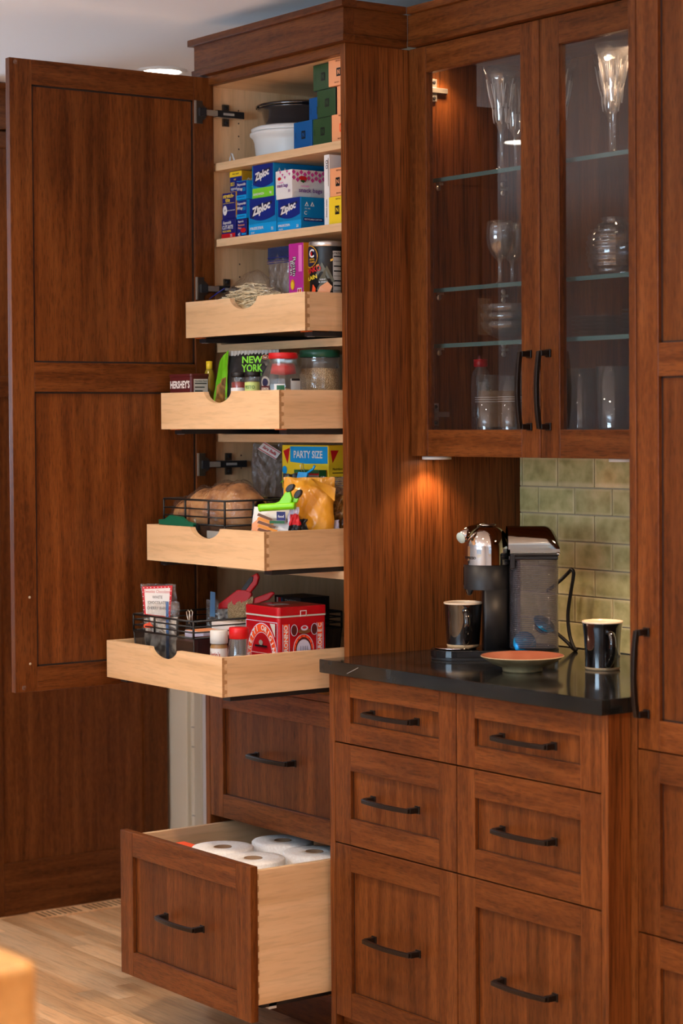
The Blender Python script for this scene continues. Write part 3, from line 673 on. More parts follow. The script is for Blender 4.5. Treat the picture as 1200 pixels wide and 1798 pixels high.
# ================================================================== BACKSPLASH
bs = struct(MB().box(0.0005, XT-0.0005, YB, YB+0.0079, zc, UB+0.004, GROUT).build('wall_back_tiling'))
tm = {}
def tile(x0, x1, z0, z1):
    w_, h_ = x1-x0-0.0024, z1-z0-0.0024; k = (round(w_, 3), round(h_, 3))
    if k not in tm:
        o = MB().box(-w_/2, w_/2, -0.006, 0.001, -h_/2, h_/2, TILE).build('tile', bs, bevel=0.0015, seg=2); tm[k] = o.data; bpy.data.objects.remove(o)
    link('tile', tm[k], bs, ((x0+x1)/2, YB+random.uniform(-0.0004, 0.0004), (z0+z1)/2), (random.uniform(-.008, .008), 0, random.uniform(-.006, .006)), bevel=0.0015)
zt = 1.3527
for r in range(7):
    z1_ = zt-r*0.0631; z0_ = max(z1_-0.0631, zc)
    x = (0.0097 if r % 2 == 0 else -0.0585)-0.1275*(0 if r % 2 else 1)
    if r == 0: z1_ = 1.3665
    while x < XT:
        a, c = max(x, 0.001), min(x+0.1275, XT-0.001)
        if c-a > 0.006: tile(a, c, z0_, z1_)
        x += 0.1275

# ================================================================== BASE CABINET + COUNTER
BF = -0.0624; bx0, bx1 = 0.0083, XT
base = thing('base_cabinet', 'oak base cabinet of six drawers under the black stone counter', 'cabinet', (0, 0, 0))
zcb = 0.8835
MB().box(bx0, bx0+0.019, BF, YB-0.001, 0.0, zcb, OAKD).build('side_panel', base, bevel=0.0008)
MB().box(bx1-0.0195, bx1-0.0005, BF, YB-0.001, 0.0, zcb, OAKD).build('side_panel', base, bevel=0.0008)
MB().box(bx0+0.019, bx1-0.0195, BF+0.07, BF+0.085, 0.0, 0.11, OAKH).build('toe_kick', base)
MB().box(bx0+0.019, bx1-0.0195, BF+0.022, YB-0.002, 0.094, 0.111, OAKH).box(bx0+0.019, bx1-0.0195, BF+0.022, YB-0.002, 0.86, 0.878, OAKH).build('carcass_panel', base)
BL, BM, BR = 0.0288, 0.4608, 0.8984
for (z0, z1, hz) in ((0.7303, 0.8795, 0.806), (0.5040, 0.7273, 0.617), (0.1125, 0.5010, 0.308)):
    shaker('drawer_front', base, BL, BM-0.0012, z0, z1, BF, 0.2515, hz, rail=0.046 if z0 > 0.7 else None)
    shaker('drawer_front', base, BM+0.0012, BR, z0, z1, BF, 0.6885, hz-0.0005, rail=0.046 if z0 > 0.7 else None)
b = MB(); ycf = -0.0865
b.prism([(0.004, ycf), (0.9277, ycf), (0.9277, -0.0045), (XT-0.0012, -0.0045), (XT-0.0012, YB-0.0062), (0.0012, YB-0.0062), (0.0012, -0.0012), (0.004, -0.0012)], zcb+0.0005, zc, STONE)
ct = b.build('stone_countertop', bevel=0.0025, seg=3); tag(ct, 'black polished stone countertop with a thin white vein at its front edge', 'countertop')
b = MB(); b.add([(0.108, ycf-0.0003, 0.8905), (0.110, ycf-0.0003, 0.8905), (0.153, ycf-0.0003, 0.9075), (0.150, ycf-0.0003, 0.9075)], [[0, 1, 2, 3]], C['grey'])
b.build('white_vein', ct, fix=False)

# ================================================================== RIGHT TALL CABINET
tall = thing('tall_cabinet', 'tall oak cabinet cut off by the right edge with a long door and drawers', 'cabinet', (XT, 0, 0))
TW = 0.62
MB().box(0.0, 0.019, YT, YB, 0, CEIL-0.002, OAKD, yn=OAKV).build('side_panel', tall, bevel=0.0008)
MB().box(TW-0.019, TW, YT, YB, 0, CEIL-0.002, OAKD).build('side_panel', tall, bevel=0.0008)
MB().box(0.019, TW-0.019, YT+0.025, YB, 0.094, CEIL-0.002, OAKP).build('carcass', tall)
MB().box(0.019, TW-0.019, YT, YT+0.02, 2.36, CEIL-0.002, OAKH).build('top_rail', tall)
shaker('door', tall, 0.0215, TW-0.0215, 0.8170, 2.357, YT, 0.0465, 0.9635, True, gr=0.004, mids=((1.529, 1.5925),))
shaker('drawer_front', tall, 0.0215, TW-0.0215, 0.4632, 0.8145, YT, TW/2, 0.64)
shaker('drawer_front', tall, 0.0215, TW-0.0215, 0.1125, 0.4605, YT, TW/2, 0.29)
MB().box(0.019, TW-0.019, 0.06, 0.075, 0, 0.094, OAKH).build('toe_kick', tall)
# ================================================================== THINGS ON THE TOP SHELVES
def carton(name, label, x0, x1, y0, y1, z0, z1, m, group=None, cat='box', side=None, top=None, bev=0.0008):
    t = thing(name, label, cat, ((x0+x1)/2, y0, z0), group=group); w_, d, h = (x1-x0)/2, y1-y0, z1-z0
    b = MB().box(-w_, w_, 0, d, 0, h, m, xp=side or m, zp=top or m); b.build('carton', t, bevel=bev)
    b = MB()
    b.box(-w_+0.001, w_-0.001, -0.0004, 0.0, h-0.0012, h-0.0004, side or m); b.build('end_flap', t)
    return t, Print((-w_, -0.0005, 0)), Print((w_+0.0001, 0, 0), 'xp'), 2*w_, d, h
SZ1, SZ2 = 2.0902, 1.9022
G1 = 'coffee capsule sleeves on the top shelf'
def sleeve(label, x0, y0, z0, m, mark, w_=0.0735, h=0.0640, d=0.19, box=None):
    t, f, s, W_, D_, H_ = carton('capsule_sleeve', label, x0, x0+w_, y0, y0+d, z0, z0+h, m, G1, side=C['black'] if m is GREENC else m)
    bx = box or C['black']; u, v = W_*0.54, H_*0.5
    f.quad(u-0.008, v-0.0095, u+0.008, v+0.0095, bx)
    f.poly([(u-0.0045, v-0.005), (u-0.0025, v-0.006), (u-0.0015, v+0.002), (u+0.003, v-0.006), (u+0.0048, v-0.005), (u+0.0045, v+0.006), (u+0.0025, v+0.006), (u+0.0018, v-0.001), (u-0.0025, v+0.006), (u-0.0045, v+0.005)], m)
    if m is not PEACHC:
        f.text('VERTUO', W_*0.12, v, 0.004, bx, rot=PI/2)
    else: f.text('VERTUO', W_*0.5, H_*0.93, 0.0045, C['brown']); f.text('MELOZIO', W_*0.45, H_*0.12, 0.004, C['brown'])
    f.done(t)
    if m is GREENC: s.text('VERTUO  COFFEE', D_*0.2, H_*0.6, 0.008, C['grey']); s.text('150 ml', D_*0.15, H_*0.3, 0.006, C['grey']); s.done(t, 'side_lettering')
    return t
sleeve('dark green coffee capsule sleeve lowest in the green stack on the top shelf', -0.1840, 0.040, SZ1, GREENC, 0)
sleeve('dark green coffee capsule sleeve in the middle of the green stack', -0.1688, 0.042, SZ1+0.0648, GREENC, 0)
sleeve('dark green coffee capsule sleeve topmost of the green stack under the cabinet top', -0.1868, 0.044, SZ1+0.1296, GREENC, 0, h=0.060)
sleeve('blue coffee capsule sleeve standing on the top shelf beside the white bowl', -0.2592, 0.038, SZ1, BLUEC, 0, w_=0.0738)
sleeve('blue coffee capsule sleeve set back above the other blue one', -0.2760, 0.095, SZ1+0.0648, BLUEC, 0, d=0.15, w_=0.0745)
sleeve('peach coffee capsule sleeve with a red emblem low at the right stile', -0.1035, 0.036, SZ1, PEACHC, 0, box=C['orange'])
sleeve('peach coffee capsule sleeve mostly hidden behind the right stile, middle of the peach stack', -0.0872, 0.040, SZ1+0.0648, PEACHC, 0, w_=0.064)
sleeve('peach coffee capsule sleeve with a black emblem, topmost by the right stile', -0.1118, 0.034, SZ1+0.1296, PEACHC, 0, w_=0.074, h=0.060)

t = thing('storage_bowl', 'white round plastic storage bowl with a flared lip on the top shelf', 'bowl', (-0.442, 0.172, SZ1))
MB().lathe([(0.0005, 0.0), (0.094, 0.0), (0.098, 0.003), (0.099, 0.008), (0.103, 0.045), (0.107, 0.056), (0.114, 0.062), (0.114, 0.068), (0.109, 0.070), (0.103, 0.062), (0.094, 0.012), (0.0005, 0.008)], 0, 0, WHITEP, 56).build('bowl_body', t)
MB().lathe([(0.110, 0.070), (0.111, 0.078), (0.100, 0.083), (0.0005, 0.084)], 0, 0, WHITEP, 56).build('lid', t)
t = thing('casserole_dish', 'dark smoked glass covered casserole resting on the white plastic bowl', 'dish', (-0.440, 0.180, SZ1+0.0845))
MB().lathe([(0.0005, 0.0), (0.076, 0.0), (0.086, 0.010), (0.092, 0.038), (0.101, 0.040), (0.104, 0.043), (0.101, 0.046), (0.090, 0.045), (0.082, 0.012), (0.0005, 0.006)], 0, 0, DISH, 56).build('dish_body', t)
MB().lathe([(0.106, 0.0465), (0.108, 0.050), (0.104, 0.053), (0.092, 0.055), (0.070, 0.060), (0.0005, 0.064)], 0, 0, DISH, 56).build('glass_lid', t)
b = MB().tube([(-0.010, 0, 0.0), (-0.008, 0, 0.012), (-0.003, 0, 0.022), (0.002, 0, 0.020), (0.007, 0, 0.010), (0.013, 0, 0.001)], 0.0022, WHITEP, 8)
b.box(-0.013, -0.007, -0.004, 0.004, 0, 0.002, WHITEP).box(0.009, 0.016, -0.004, 0.004, 0, 0.002, WHITEP)
tag(b.build('white_hook', loc=(-0.537, 0.045, SZ1), sub=0), 'small white bent plastic hook lying at the left end of the top shelf', 'hook')

G2 = 'wraps and bag boxes on the second shelf'
def qbox(name, lab, x0, x1, y0, y1, z0, z1, m, **k): return carton(name, lab, x0, x1, y0, y1, z0, z1, m, G2, **k)
Wt = C['white']
# stretch wrap, wax paper, foil, parchment
t, f, s, w_, d, h = qbox('wrap_box', 'navy wax paper box with a red band, bottom of the leftmost stack', -0.5693, -0.5075, 0.034, 0.32, SZ2, SZ2+0.0485, C['navy'])
f.quad(0, 0, w_, 0.012, C['red']).text('Reynolds', w_*.42, h*.80, 0.010, Wt, skew=.2).text('CUT-RITE', w_*.46, h*.56, 0.0125, Wt, w=w_*.78).text('WAX PAPER', w_*.4, h*.36, 0.007, C['yellow']).text('75', w_*.72, 0.0055, 0.0095, Wt).done(t)
t, f, s, w_, d, h = qbox('wrap_box', 'navy stretch wrap box with yellow lettering standing on the wax paper box', -0.5685, -0.5078, 0.036, 0.32, SZ2+0.0490, SZ2+0.1140, C['navy'], side=C['gold'])
f.text('stretch-', w_*.48, h*.86, 0.0145, C['yellow'], w=w_*.8).text('tite', w_*.42, h*.70, 0.0145, C['yellow']).quad(0.004, h*.575, w_-.004, h*.59, C['yellow']).disc(w_*.22, h*.32, .0095, Wt, ry=.012).text('250', w_*.22, h*.32, .006, C['navy']).text('PLASTIC FOOD WRAP', w_*.66, h*.3, .0036, Wt).done(t)
t, f, s, w_, d, h = qbox('wrap_box', 'plastic wrap box with yellow top, upside down above the stretch wrap box', -0.5620, -0.5085, 0.055, 0.32, SZ2+0.1145, SZ2+0.1665, C['deep'], side=C['gold'], top=C['yellow'])
f.quad(0, h*.74, w_, h, C['yellow']).text('plastic wrap', w_*.5, h*.87, .006, C['ink'], rot=PI).text('Reynolds', w_*.45, h*.16, .010, Wt, rot=PI).text('130', w_*.25, h*.42, .013, C['yellow'], rot=PI).text('day', w_*.72, h*.42, .009, Wt, rot=PI).text('50 ft', w_*.45, h*.62, .005, C['yellow'], rot=PI).done(t)
s.text('130', 0.03, h*.55, .02, C['cream'], rot=PI).done(t, 'side_lettering')
t, f, s, w_, d, h = qbox('wrap_box', 'navy parchment paper box with a red badge, bottom of the foil stack', -0.5060, -0.4620, 0.038, 0.32, SZ2, SZ2+0.0440, C['navy'], side=C['ink'])
f.text('Reynolds', w_*.4, h*.86, .0065, Wt).text('Parchment', w_*.45, h*.66, .0065, C['peach']).text('Paper', w_*.3, h*.5, .0065, C['peach']).disc(w_*.66, h*.36, .012, C['red'], ry=.006).text('45', w_*.25, h*.14, .0105, Wt).quad(w_*.5, h*.1, w_*.95, h*.2, C['sky']).done(t)
for k, (z0, lab) in enumerate(((SZ2+0.0446, 'blue aluminium foil box directly above the parchment box'), (SZ2+0.0914, 'blue aluminium foil box topmost of its stack beside the sandwich bags'))):
    t, f, s, w_, d, h = qbox('foil_box', lab, -0.5062, -0.4628, 0.038, 0.32, z0, z0+0.0460, C['deep'], side=C['sky'])
    f.text('Reynolds', w_*.5, h*.80, .0085, Wt, skew=.2, w=w_*.85).text('Wrap', w_*.33, h*.56, .011, Wt, skew=.2).text('50', w_*.78, h*.52, .013, C['sky']).quad(0, 0, w_, h*.24, C['sky']).text('ALUMINUM FOIL', w_*.5, h*.12, .0042, C['navy']).done(t)
    s.text('50', 0.022, h*.72, .013, Wt).text('FT', 0.03, h*.3, .010, Wt).done(t, 'side_lettering')
def zip_front(f, w_, h, kind, num, sub=None, green=False):
    f.quad(0, h*0.0, w_, h, C['cyan'] if not green else C['cyan'])
    band = C['lime'] if green else C['sky']
    top = h*(0.30 if green else 0.36); f.quad(0, 0, w_, h*.30, band)
    n = 14; pts = [(w_*.04, h), (w_*.04, top+h*.12)]+[(w_*(0.04+0.92*i/n), top+h*.12-h*.16*math.sin(PI*(i/n)*0.78+0.35)+h*.05) for i in range(n+1)]+[(w_*.97, h)]
    f.poly(pts[::-1], C['deep'])
    f.poly([(w_*.10, h*.50), (w_*.16, h*.44), (w_*.28, h*.56), (w_*.85, h*.80), (w_*.85, h*.88), (w_*.2, h*.78)], C['ink'])
    f.text('Ziploc', w_*.47, h*.70, h*.30, Wt, w=w_*.66, rot=0.20, skew=0.12, bold=.045)
    f.text(kind, w_*(.30), h*(.115 if green or not sub else .17), h*.10, Wt, w=w_*.50)
    f.text(num, w_*.86, h*.11, h*.12, Wt)
    if sub: f.text(sub, w_*.16, h*.06, h*.06, Wt)
def zip_side(s, d, h, hh=0.5):
    for k in (0, 1): 
        cx_ = 0.016+k*0.016; s.poly([(cx_-.006, h*.72), (cx_+.006, h*.72), (cx_, h*.86)], Wt); s.poly([(cx_-.003, h*.735), (cx_+.003, h*.735), (cx_, h*.80)], C['cyan'])
    s.text('FSC  MIX', .018, h*.64, .004, Wt).text('C', .012, h*.5, .012, Wt); s.quad(.006, h*.25, .062, h*.36, C['navy']); s.text('RECYCLABLE CARTON', .034, h*.305, .005, Wt, w=.05)
t, f, s, w_, d, h = qbox('freezer_bag_box', 'blue freezer quart bag box numbered 75 on the second shelf', -0.4470, -0.3282, 0.034, 0.30, SZ2, SZ2+0.0880, C['cyan']); zip_front(f, w_, h, 'FREEZER', '75', 'QUART'); f.done(t)
t, f, s, w_, d, h = qbox('freezer_bag_box', 'blue freezer gallon bag box numbered 28 beneath the snack bags', -0.3268, -0.2282, 0.036, 0.29, SZ2, SZ2+0.0760, C['cyan']); zip_front(f, w_, h, 'FREEZER', '28', 'GALLON'); f.done(t); zip_side(s, d, h); s.done(t, 'side_lettering')
t, f, s, w_, d, h = qbox('sandwich_bag_box', 'blue sandwich bag box with a lime green band stacked on the quart bags', -0.4360, -0.3437, 0.038, 0.28, SZ2+0.0886, SZ2+0.1680, C['cyan']); zip_front(f, w_, h, 'SANDWICH', '90', green=True); f.done(t); zip_side(s, d, h); s.done(t, 'side_lettering')
t, f, s, w_, d, h = qbox('snack_bag_box', 'white snack bags box with pink diamonds stacked on the gallon bags', -0.3310, -0.2625, 0.034, 0.23, SZ2+0.0765, SZ2+0.1440, C['white'])
def diamonds(p, L, h, n, big=.009):
    for i in range(n):
        for r in range(2+(i % 2)):
            x = L*(i+.5)/n; zz = h-.006-r*big*1.1-(i % 2)*big*.4
            if zz > h*.5: p.poly([(x-big*.45, zz), (x, zz-big*.5), (x+big*.45, zz), (x, zz+big*.5)], C['hotpink'])
for i in range(5): f.poly([(w_*(.3+.14*i)-.004, h-.001-.007*(i % 3)), (w_*(.3+.14*i), h-.008-.007*(i % 3)), (w_*(.3+.14*i)+.004, h-.001-.007*(i % 3))][::-1], C['hotpink'])
f.disc(w_*.26, h*.72, .007, C['red'], ry=.004).text('snack bags', w_*.45, h*.47, .012, C['purple'], w=w_*.66).text('50', w_*.85, h*.25, .009, C['purple']).text('reclosable', w_*.36, h*.58, .005, C['pink']).done(t)
diamonds(s, .17, h, 16, .012)
s.disc(.028, h*.70, .012, C['red'], ry=.005).disc(.028, h*.60, .007, C['brown'], ry=.003).poly([(.02, h*.62), (.034, h*.6), (.03, h*.52)], C['green']).text('reclosable', .034, h*.42, .006, C['pink']).text('snack bags', .050, h*.27, .014, C['purple'], w=.068).done(t, 'side_lettering')
t, f, s, w_, d, h = qbox('white_carton', 'tall narrow white carton standing on end near the right stile', -0.1320, -0.1115, 0.034, 0.20, SZ2, SZ2+0.1630, C['white'])
f.text('oo', w_*.5, h*.86, .020, C['ink'], rot=PI/2, bold=-.005).text('Premium Carton', w_*.5, h*.24, .006, C['ink'], rot=PI/2).quad(w_*.82, h*.55, w_*.9, h*.95, C['brown']).done(t)
t, f, s, w_, d, h = carton('capsule_sleeve', 'yellow coffee capsule sleeve on the second shelf at the right stile', -0.1085, -0.034, 0.030, 0.20, SZ2, SZ2+0.0630, C['yellow'], G2)
f.quad(w_*.45-.008, h*.5-.010, w_*.45+.008, h*.5+.010, C['black']).text('N', w_*.45, h*.5, .014, C['yellow']).text('VERTUO', w_*.5, h*.9, .005, C['brown']).done(t)
t, f, s, w_, d, h = carton('capsule_sleeve', 'peach coffee capsule sleeve stacked on the yellow sleeve of the second shelf', -0.1035, -0.034, 0.030, 0.20, SZ2+0.0635, SZ2+0.1285, PEACHC, G2)
f.quad(w_*.45-.008, h*.5-.010, w_*.45+.008, h*.5+.010, C['black']).text('N', w_*.45, h*.5, .014, PEACHC).text('VERTUO', w_*.5, h*.9, .005, C['brown']).text('MELOZIO', w_*.5, h*.1, .004, C['brown']).done(t)

# ================================================================== soft bags
def noise(x, y, s): 
    return (math.sin(x*7.1+s)*math.cos(y*6.3-s*1.7)+0.6*math.sin(x*15.7-y*9.1+s*2.3)+0.35*math.sin(y*27.3+x*21.9+s*4.1)+0.2*math.sin(x*47-y*39+s))/2.1
def pouch(name, parent, w_, h, d, m, seed=1, nu=26, nv=30, crum=0.004, top=0.08, mf=None, loc=(0, 0, 0), rot=(0, 0, 0), flatbot=True, taper=0.0, lean=0.0, sag=0.0, label=None):
    """pillow bag standing on its bottom edge: closed front and back sheets meeting at side and top seams"""
    b = MB()
    for sgn in (-1, 1):
        def fn(u, v, sgn=sgn):
            eu = (1-abs(2*u-1)**2.6)**0.6 if 0 < u < 1 else 0
            ev = (1-v**5)**0.8 if v < 1 else 0
            if not flatbot: ev *= min(1, (v/0.12))**0.5 if v > 0 else 0
            th = d*0.5*eu*ev*(1-max(0, v-(1-top))/max(top, 1e-3)*0.9 if v > 1-top else 1)
            n = noise(u*1.3, v*1.6, seed+sgn)*crum*min(1, eu*1.5)
            n += abs(noise(u*2.7+3, v*2.1, seed*1.9))*crum*0.6*eu
            x = (u-0.5)*w_*(1-taper*v)+noise(v*1.1, u*.7, seed+5)*crum*0.9; z = v*h+noise(u, v*.2, seed+9)*crum*.5*v
            return (x, sgn*th+n*(1 if v > .02 else 0)+lean*v*v, max(z, 0) if flatbot else z)
        b.grid(fn, nu, nv, m, mf=(lambda u, v, sgn=sgn: mf(u, v, sgn)) if mf else None)
    return b.build(name, parent, loc, rot, fix=False, label=label)

# ---- first tray
T1 = 1.6685
t = thing('noodle_bag', 'clear bag of pale dry noodles lying open in the top tray', 'food bag', (-0.400, -0.010, T1), 0.10)
b = MB(); rnd = random.Random(3)
for i in range(900):
    a = rnd.uniform(-0.13, 0.12); zb = 0.060+0.046*math.exp(-((a-0.03)/0.08)**2)+0.010*rnd.random(); y = rnd.uniform(-0.05, 0.045)
    z = zb*(1-(y/0.09)**2)*rnd.uniform(0.75, 1.0); th = rnd.gauss(0.0, 0.7); L = rnd.uniform(0.012, 0.028); dz = rnd.uniform(-.5, .5)*L
    dx, dy = math.cos(th)*L, math.sin(th)*L
    b.tube([(max(-.13, a-dx), y-dy*.5, max(z-dz*.3, .004)), (a, y, z+0.002), (min(.13, a+dx), y+dy*.5, max(z+dz*.3, .004))], 0.0013, NOOD, 4, smooth=False)
b.lathe([(0.0005, 0.001), (0.085, 0.001), (0.105, 0.035), (0.07, 0.075), (0.0005, 0.092)], 0, 0, NOOD, 24, sx=1.15, sy=0.5)
o = b.build('noodle_heap', t, fix=False); o['kind'] = 'stuff'
def bagfn(u, v):
    a = 2*PI*u; s_ = math.sin(PI*min(max(v, 0.001), .999)); r = 0.052*s_**0.45
    x = -0.145+0.29*v; hz = 0.045+0.028*math.exp(-((x-0.045)/0.08)**2)
    return (x, math.cos(a)*r*0.80+noise(u*2, v*2, 3)*.004, max(0.001, hz+math.sin(a)*hz*s_**.35*1.0)+noise(u*3, v*3, 1)*.004)
MB().grid(bagfn, 36, 30, FILM).build('plastic_bag', t, fix=False)
b = MB(); b.tube([(-0.10, -0.030, 0.080), (-0.07, -0.034, 0.090), (-0.04, -0.030, 0.103)], 0.0016, C['navy'], 6); b.build('zip_seal', t)

t = thing('freezer_bag', 'empty clear zip bag with a blue band standing between noodles and cereal box', 'bag', (-0.3135, 0.034, T1))
pouch('bag_film', t, 0.092, 0.197, 0.022, FILM2, 5, crum=0.004, top=.2, mf=lambda u, v, s: C['blue'] if False else FILM2)
b = MB(); b.box(-0.046, 0.046, -0.0045, -0.003, 0.166, 0.197, thin('blue_bag_band', (0.25, 0.30, 0.5), 1, .2, .30, (0.05, 0.09, 0.22))); b.build('blue_band', t)
b = MB()
for z in (0.158, 0.163, 0.171): b.box(-0.046, 0.046, -0.0062, -0.0045, z, z+0.0016, C['navy'])
b.build('zip_track', t)
MB().box(-0.012, 0.034, -0.0135, -0.013, 0.012, 0.085, thin('bag_print', (0.8, 0.8, 0.8), .5, .3, .35)).build('write_on_patch', t)

t = thing('cereal_box', 'magenta raisin bran cereal box standing edge-on beside the black can', 'box', (-0.2397, 0.028, T1))
MB().box(-0.030, 0.0305, 0, 0.135, 0, 0.2005, C['magenta'], xp=C['amber'], zp=C['amber']).build('carton', t, bevel=0.001)
f = Print((-0.030, -0.0003, 0)); f.quad(0.041, .133, .055, .195, C['pink'])
f.text('Raisin', .0235, .146, .0175, C['black'], rot=-PI/2, w=.047, bold=.07).text('Bran', .0120, .143, .0175, C['black'], rot=-PI/2, w=.036, bold=.07)
f.text('Raisin', .0235, .146, .0175, C['white'], rot=-PI/2, w=.045, bold=.0).text('Bran', .0120, .143, .0175, C['white'], rot=-PI/2, w=.034, bold=.0)
f.disc(.017, .103, .009, C['amber'], ry=.013, n=9).disc(.016, .102, .006, C['yellow'], ry=.009, n=7)
f.quad(.037, .070, .055, .094, C['white']).quad(.046, .072, .053, .092, C['orange']).quad(.039, .080, .044, .092, C['red']); f.done(t)

t = thing('breadcrumb_can', 'black canister of panko crumbs with a silver rim at the right of the top tray', 'can', (-0.1240, 0.0350, T1))
R_ = 0.0405
MB().lathe([(0.0005, 0), (R_, 0), (R_, 0.185)], 0, 0, C['black'], 56).build('can_body', t)
MB().lathe([(R_-0.002, 0.190), (R_+0.0005, 0.195), (R_+0.0018, 0.192), (R_+0.0018, 0.184), (R_, 0.182), (R_-.001, .186)], 0, 0, mat('rim_aluminium', (0.62, 0.60, 0.57), 0.3, 0.8), 56).lathe([(0.0005, 0.189), (R_-0.0005, 0.190)], 0, 0, C['silver'], 56).build('can_rim', t)
f = Print((0, 0, 0), R=R_, a0=-math.radians(53)+.22)   # u=0 faces the camera
f.quad(.017, .004, .040, .172, C['silver'])
for i in range(14): f.quad(.0185, .012+i*.0112, .038, .015+i*.0112, C['black'] if i % 3 else C['grey'])
f.text('NUTRITION', .027, .166, .006, C['black'])
f.poly([(-.022, .134), (-.022, .140), (.017, .155), (.017, .150)], C['gold'])
for (a, c, hh) in ((-.008, .028, .146), (.003, .022, .138), (-.002, .030, .117)): f.poly([(a-.020, hh-.035), (a+.018, hh-.038), (a, hh)], flat('can_mountain', (86, 82, 62)))
f.disc(-.042, .160, .0245, C['gold'], ry=.026, n=32).disc(-.042, .160, .0225, C['ink'], ry=.0238, n=32)
f.text('C', -.036, .166, .026, C['white'], bold=.03).disc(-.036, .166, .003, C['red'], ry=.005).text('BREAD', -.035, .153, .006, C['gold']).text('CRUMBS', -.034, .147, .005, C['gold'])
f.text('PANKO', -.033, .128, .018, C['red'], rot=.20, w=.046).text('PLAIN', -.036, .110, .013, C['yellow'], rot=.20, w=.034).text('LIGHT', -.006, .106, .0045, Wt).text('& CRISPY', -.006, .100, .0045, Wt)
f.poly([(-.034, .076), (-.030, .096), (-.022, .086), (-.024, .074)], C['orange']).poly([(-.020, .074), (-.012, .090), (.004, .101), (.014, .090), (.008, .074)], C['peach']); f.done(t)

# ---- second tray
T2 = 1.4460
t = thing('cocoa_tin', 'dark brown cocoa container lettered in white at the left of the second tray', 'tin', (-0.4945, -0.112, T2))
def rrect(w_, d, r, n=6):
    pts = []
    for cx_, cy_, a0 in ((w_-r, -d+r, -PI/2), (w_-r, d-r, 0), (-w_+r, d-r, PI/2), (-w_+r, -d+r, PI)):
        for i in range(n+1): a = a0+PI/2*i/n; pts.append((cx_+r*math.cos(a), cy_+r*math.sin(a)))
    return pts
MB().prism(rrect(.049, .026, .006), 0, .112, C['maroon'], smooth=False).build('tin_body', t, bevel=.001)
MB().prism(rrect(.0505, .0275, .007), .1115, .1185, C['maroon']).build('lid', t, bevel=.0015)
f = Print((-.049, -.0262, 0)); f.text("HERSHEY'S", .0485, .092, .024, C['white'], w=.088, bold=.03).text('COCOA', .045, .066, .018, C['white'], w=.07); f.done(t)
s = Print((.0492, -.026, 0), 'xp'); s.quad(.008, .006, .048, .106, C['silver'])
for i in range(7): s.quad(.011, .094-i*.009, .045-(i % 3)*.006, .0965-i*.009, C['black'])
s.text('Nutrition Facts', .028, .101, .0052, C['black'], w=.034); s.done(t, 'side_lettering')
t = thing('yellow_bottle', 'small yellow-capped bottle half hidden behind the cocoa container', 'bottle', (-0.519, -0.038, T2))
MB().lathe([(.0005, 0), (.0135, 0), (.0145, .01), (.0145, .112), (.010, .128), (.0065, .134)], 0, 0, mat('olive_liquid', (.30, .22, .02), .15), 24).build('bottle_body', t)
MB().lathe([(.0070, .132), (.0078, .133), (.0078, .151), (.0005, .152)], 0, 0, C['yellow'], 24).build('cap', t)

t = thing('bagel_chip_bag', 'black and green bagel chip bag leaning in the second tray', 'food bag', (-0.318, -0.048, T2), math.radians(20))
def bagmf(u, v, s_):
    if u < .13: return CHIPS if v < .62 else C['lime']
    return mat_blackfoil
mat_blackfoil = noisy('black_foil_bag', [(0.4, (0.012, 0.012, 0.013)), (0.7, (0.03, 0.03, 0.032))], 12, 0.28, 0.4)
LIMEF = noisy('lime_foil_bag', [(0.4, srgb(88, 160, 20)), (0.7, srgb(120, 190, 40))], 12, 0.3, 0.3)
pouch('bag_front', t, 0.150, 0.172, 0.036, mat_blackfoil, 4, crum=.0022, top=.10, lean=.012)
b = MB()
def gus(u, v): return (-0.066-(.052-.018*v*v)*u, -.012+.012*u+noise(u, v, 2)*.003+.010*v*v, .006+v*.168-.014*u*v-.010*u*u)
b.grid(gus, 8, 24, LIMEF, mf=lambda u, v: CHIPS if (v < .66-.1*u and .15 < u < .85) else LIMEF).build('green_gusset', t, fix=False)
f = Print((-.074, -.0225, 0)); 
f.text('NEW', .092, .148, .022, C['lime'], w=.060, bold=.03).text('YORK', .092, .128, .024, C['lime'], w=.062, bold=.03).text('STYLE', .092, .113, .008, C['lime'], w=.058, bold=-.01).disc(.048, .105, .009, C['grey'], ry=.008).disc(.048, .105, .0075, C['black'], ry=.0065).disc(.131, .154, .010, C['peach'], ry=.005).disc(.131, .154, .009, C['maroon'], ry=.0042).text('Bagel', .131, .154, .005, C['cream'])
f.text('Non GMO', .028, .060, .007, C['grey'], rot=.15).text('CRISPS', .035, .018, .005, C['grey']); f.done(t)
MB().grid(lambda u, v: ((u-.5)*.146, -.004+.0015*math.sin(u*90)+.012, .160+v*.012), 60, 2, C['grey']).build('crimped_seal', t, fix=False)

def jar(name, label, x, y, z, R, H, lidm, fill, capH=.012, cat='jar', body=None, neck=.8, fillh=.7, group=None):
    t = thing(name, label, cat, (x, y, z), group=group)
    MB().lathe([(.0005, 0), (R*.92, 0), (R, .004), (R, H*.74), (R*.9, H*.82), (R*neck, H*.87), (R*neck, H-capH)], 0, 0, body or JARP, 40).build('jar_body', t)
    if fill: MB().lathe([(.0005, .0015), (R*.9, .0015), (R-.0015, .005), (R-.0015, H*fillh), (.0005, H*(fillh+.02))], 0, 0, fill, 32).build('contents', t)
    n = 48; MB().lathe([(R*neck+.0015, H-capH), (R*neck+.003, H-capH+.001), (R*neck+.003, H-.0015), (R*neck+.001, H), (.0005, H)], 0, 0, lidm, n).build('lid', t)
    return t
REDSP = noisy('dark_red_preserve', [(.4, (.20, .008, .006)), (.7, (.32, .02, .012))], 60, .3); OLIVES = noisy('olive_pesto', [(.4, (.20, .17, .03)), (.7, (.34, .30, .07))], 80, .4)
CLA = -math.radians(53)
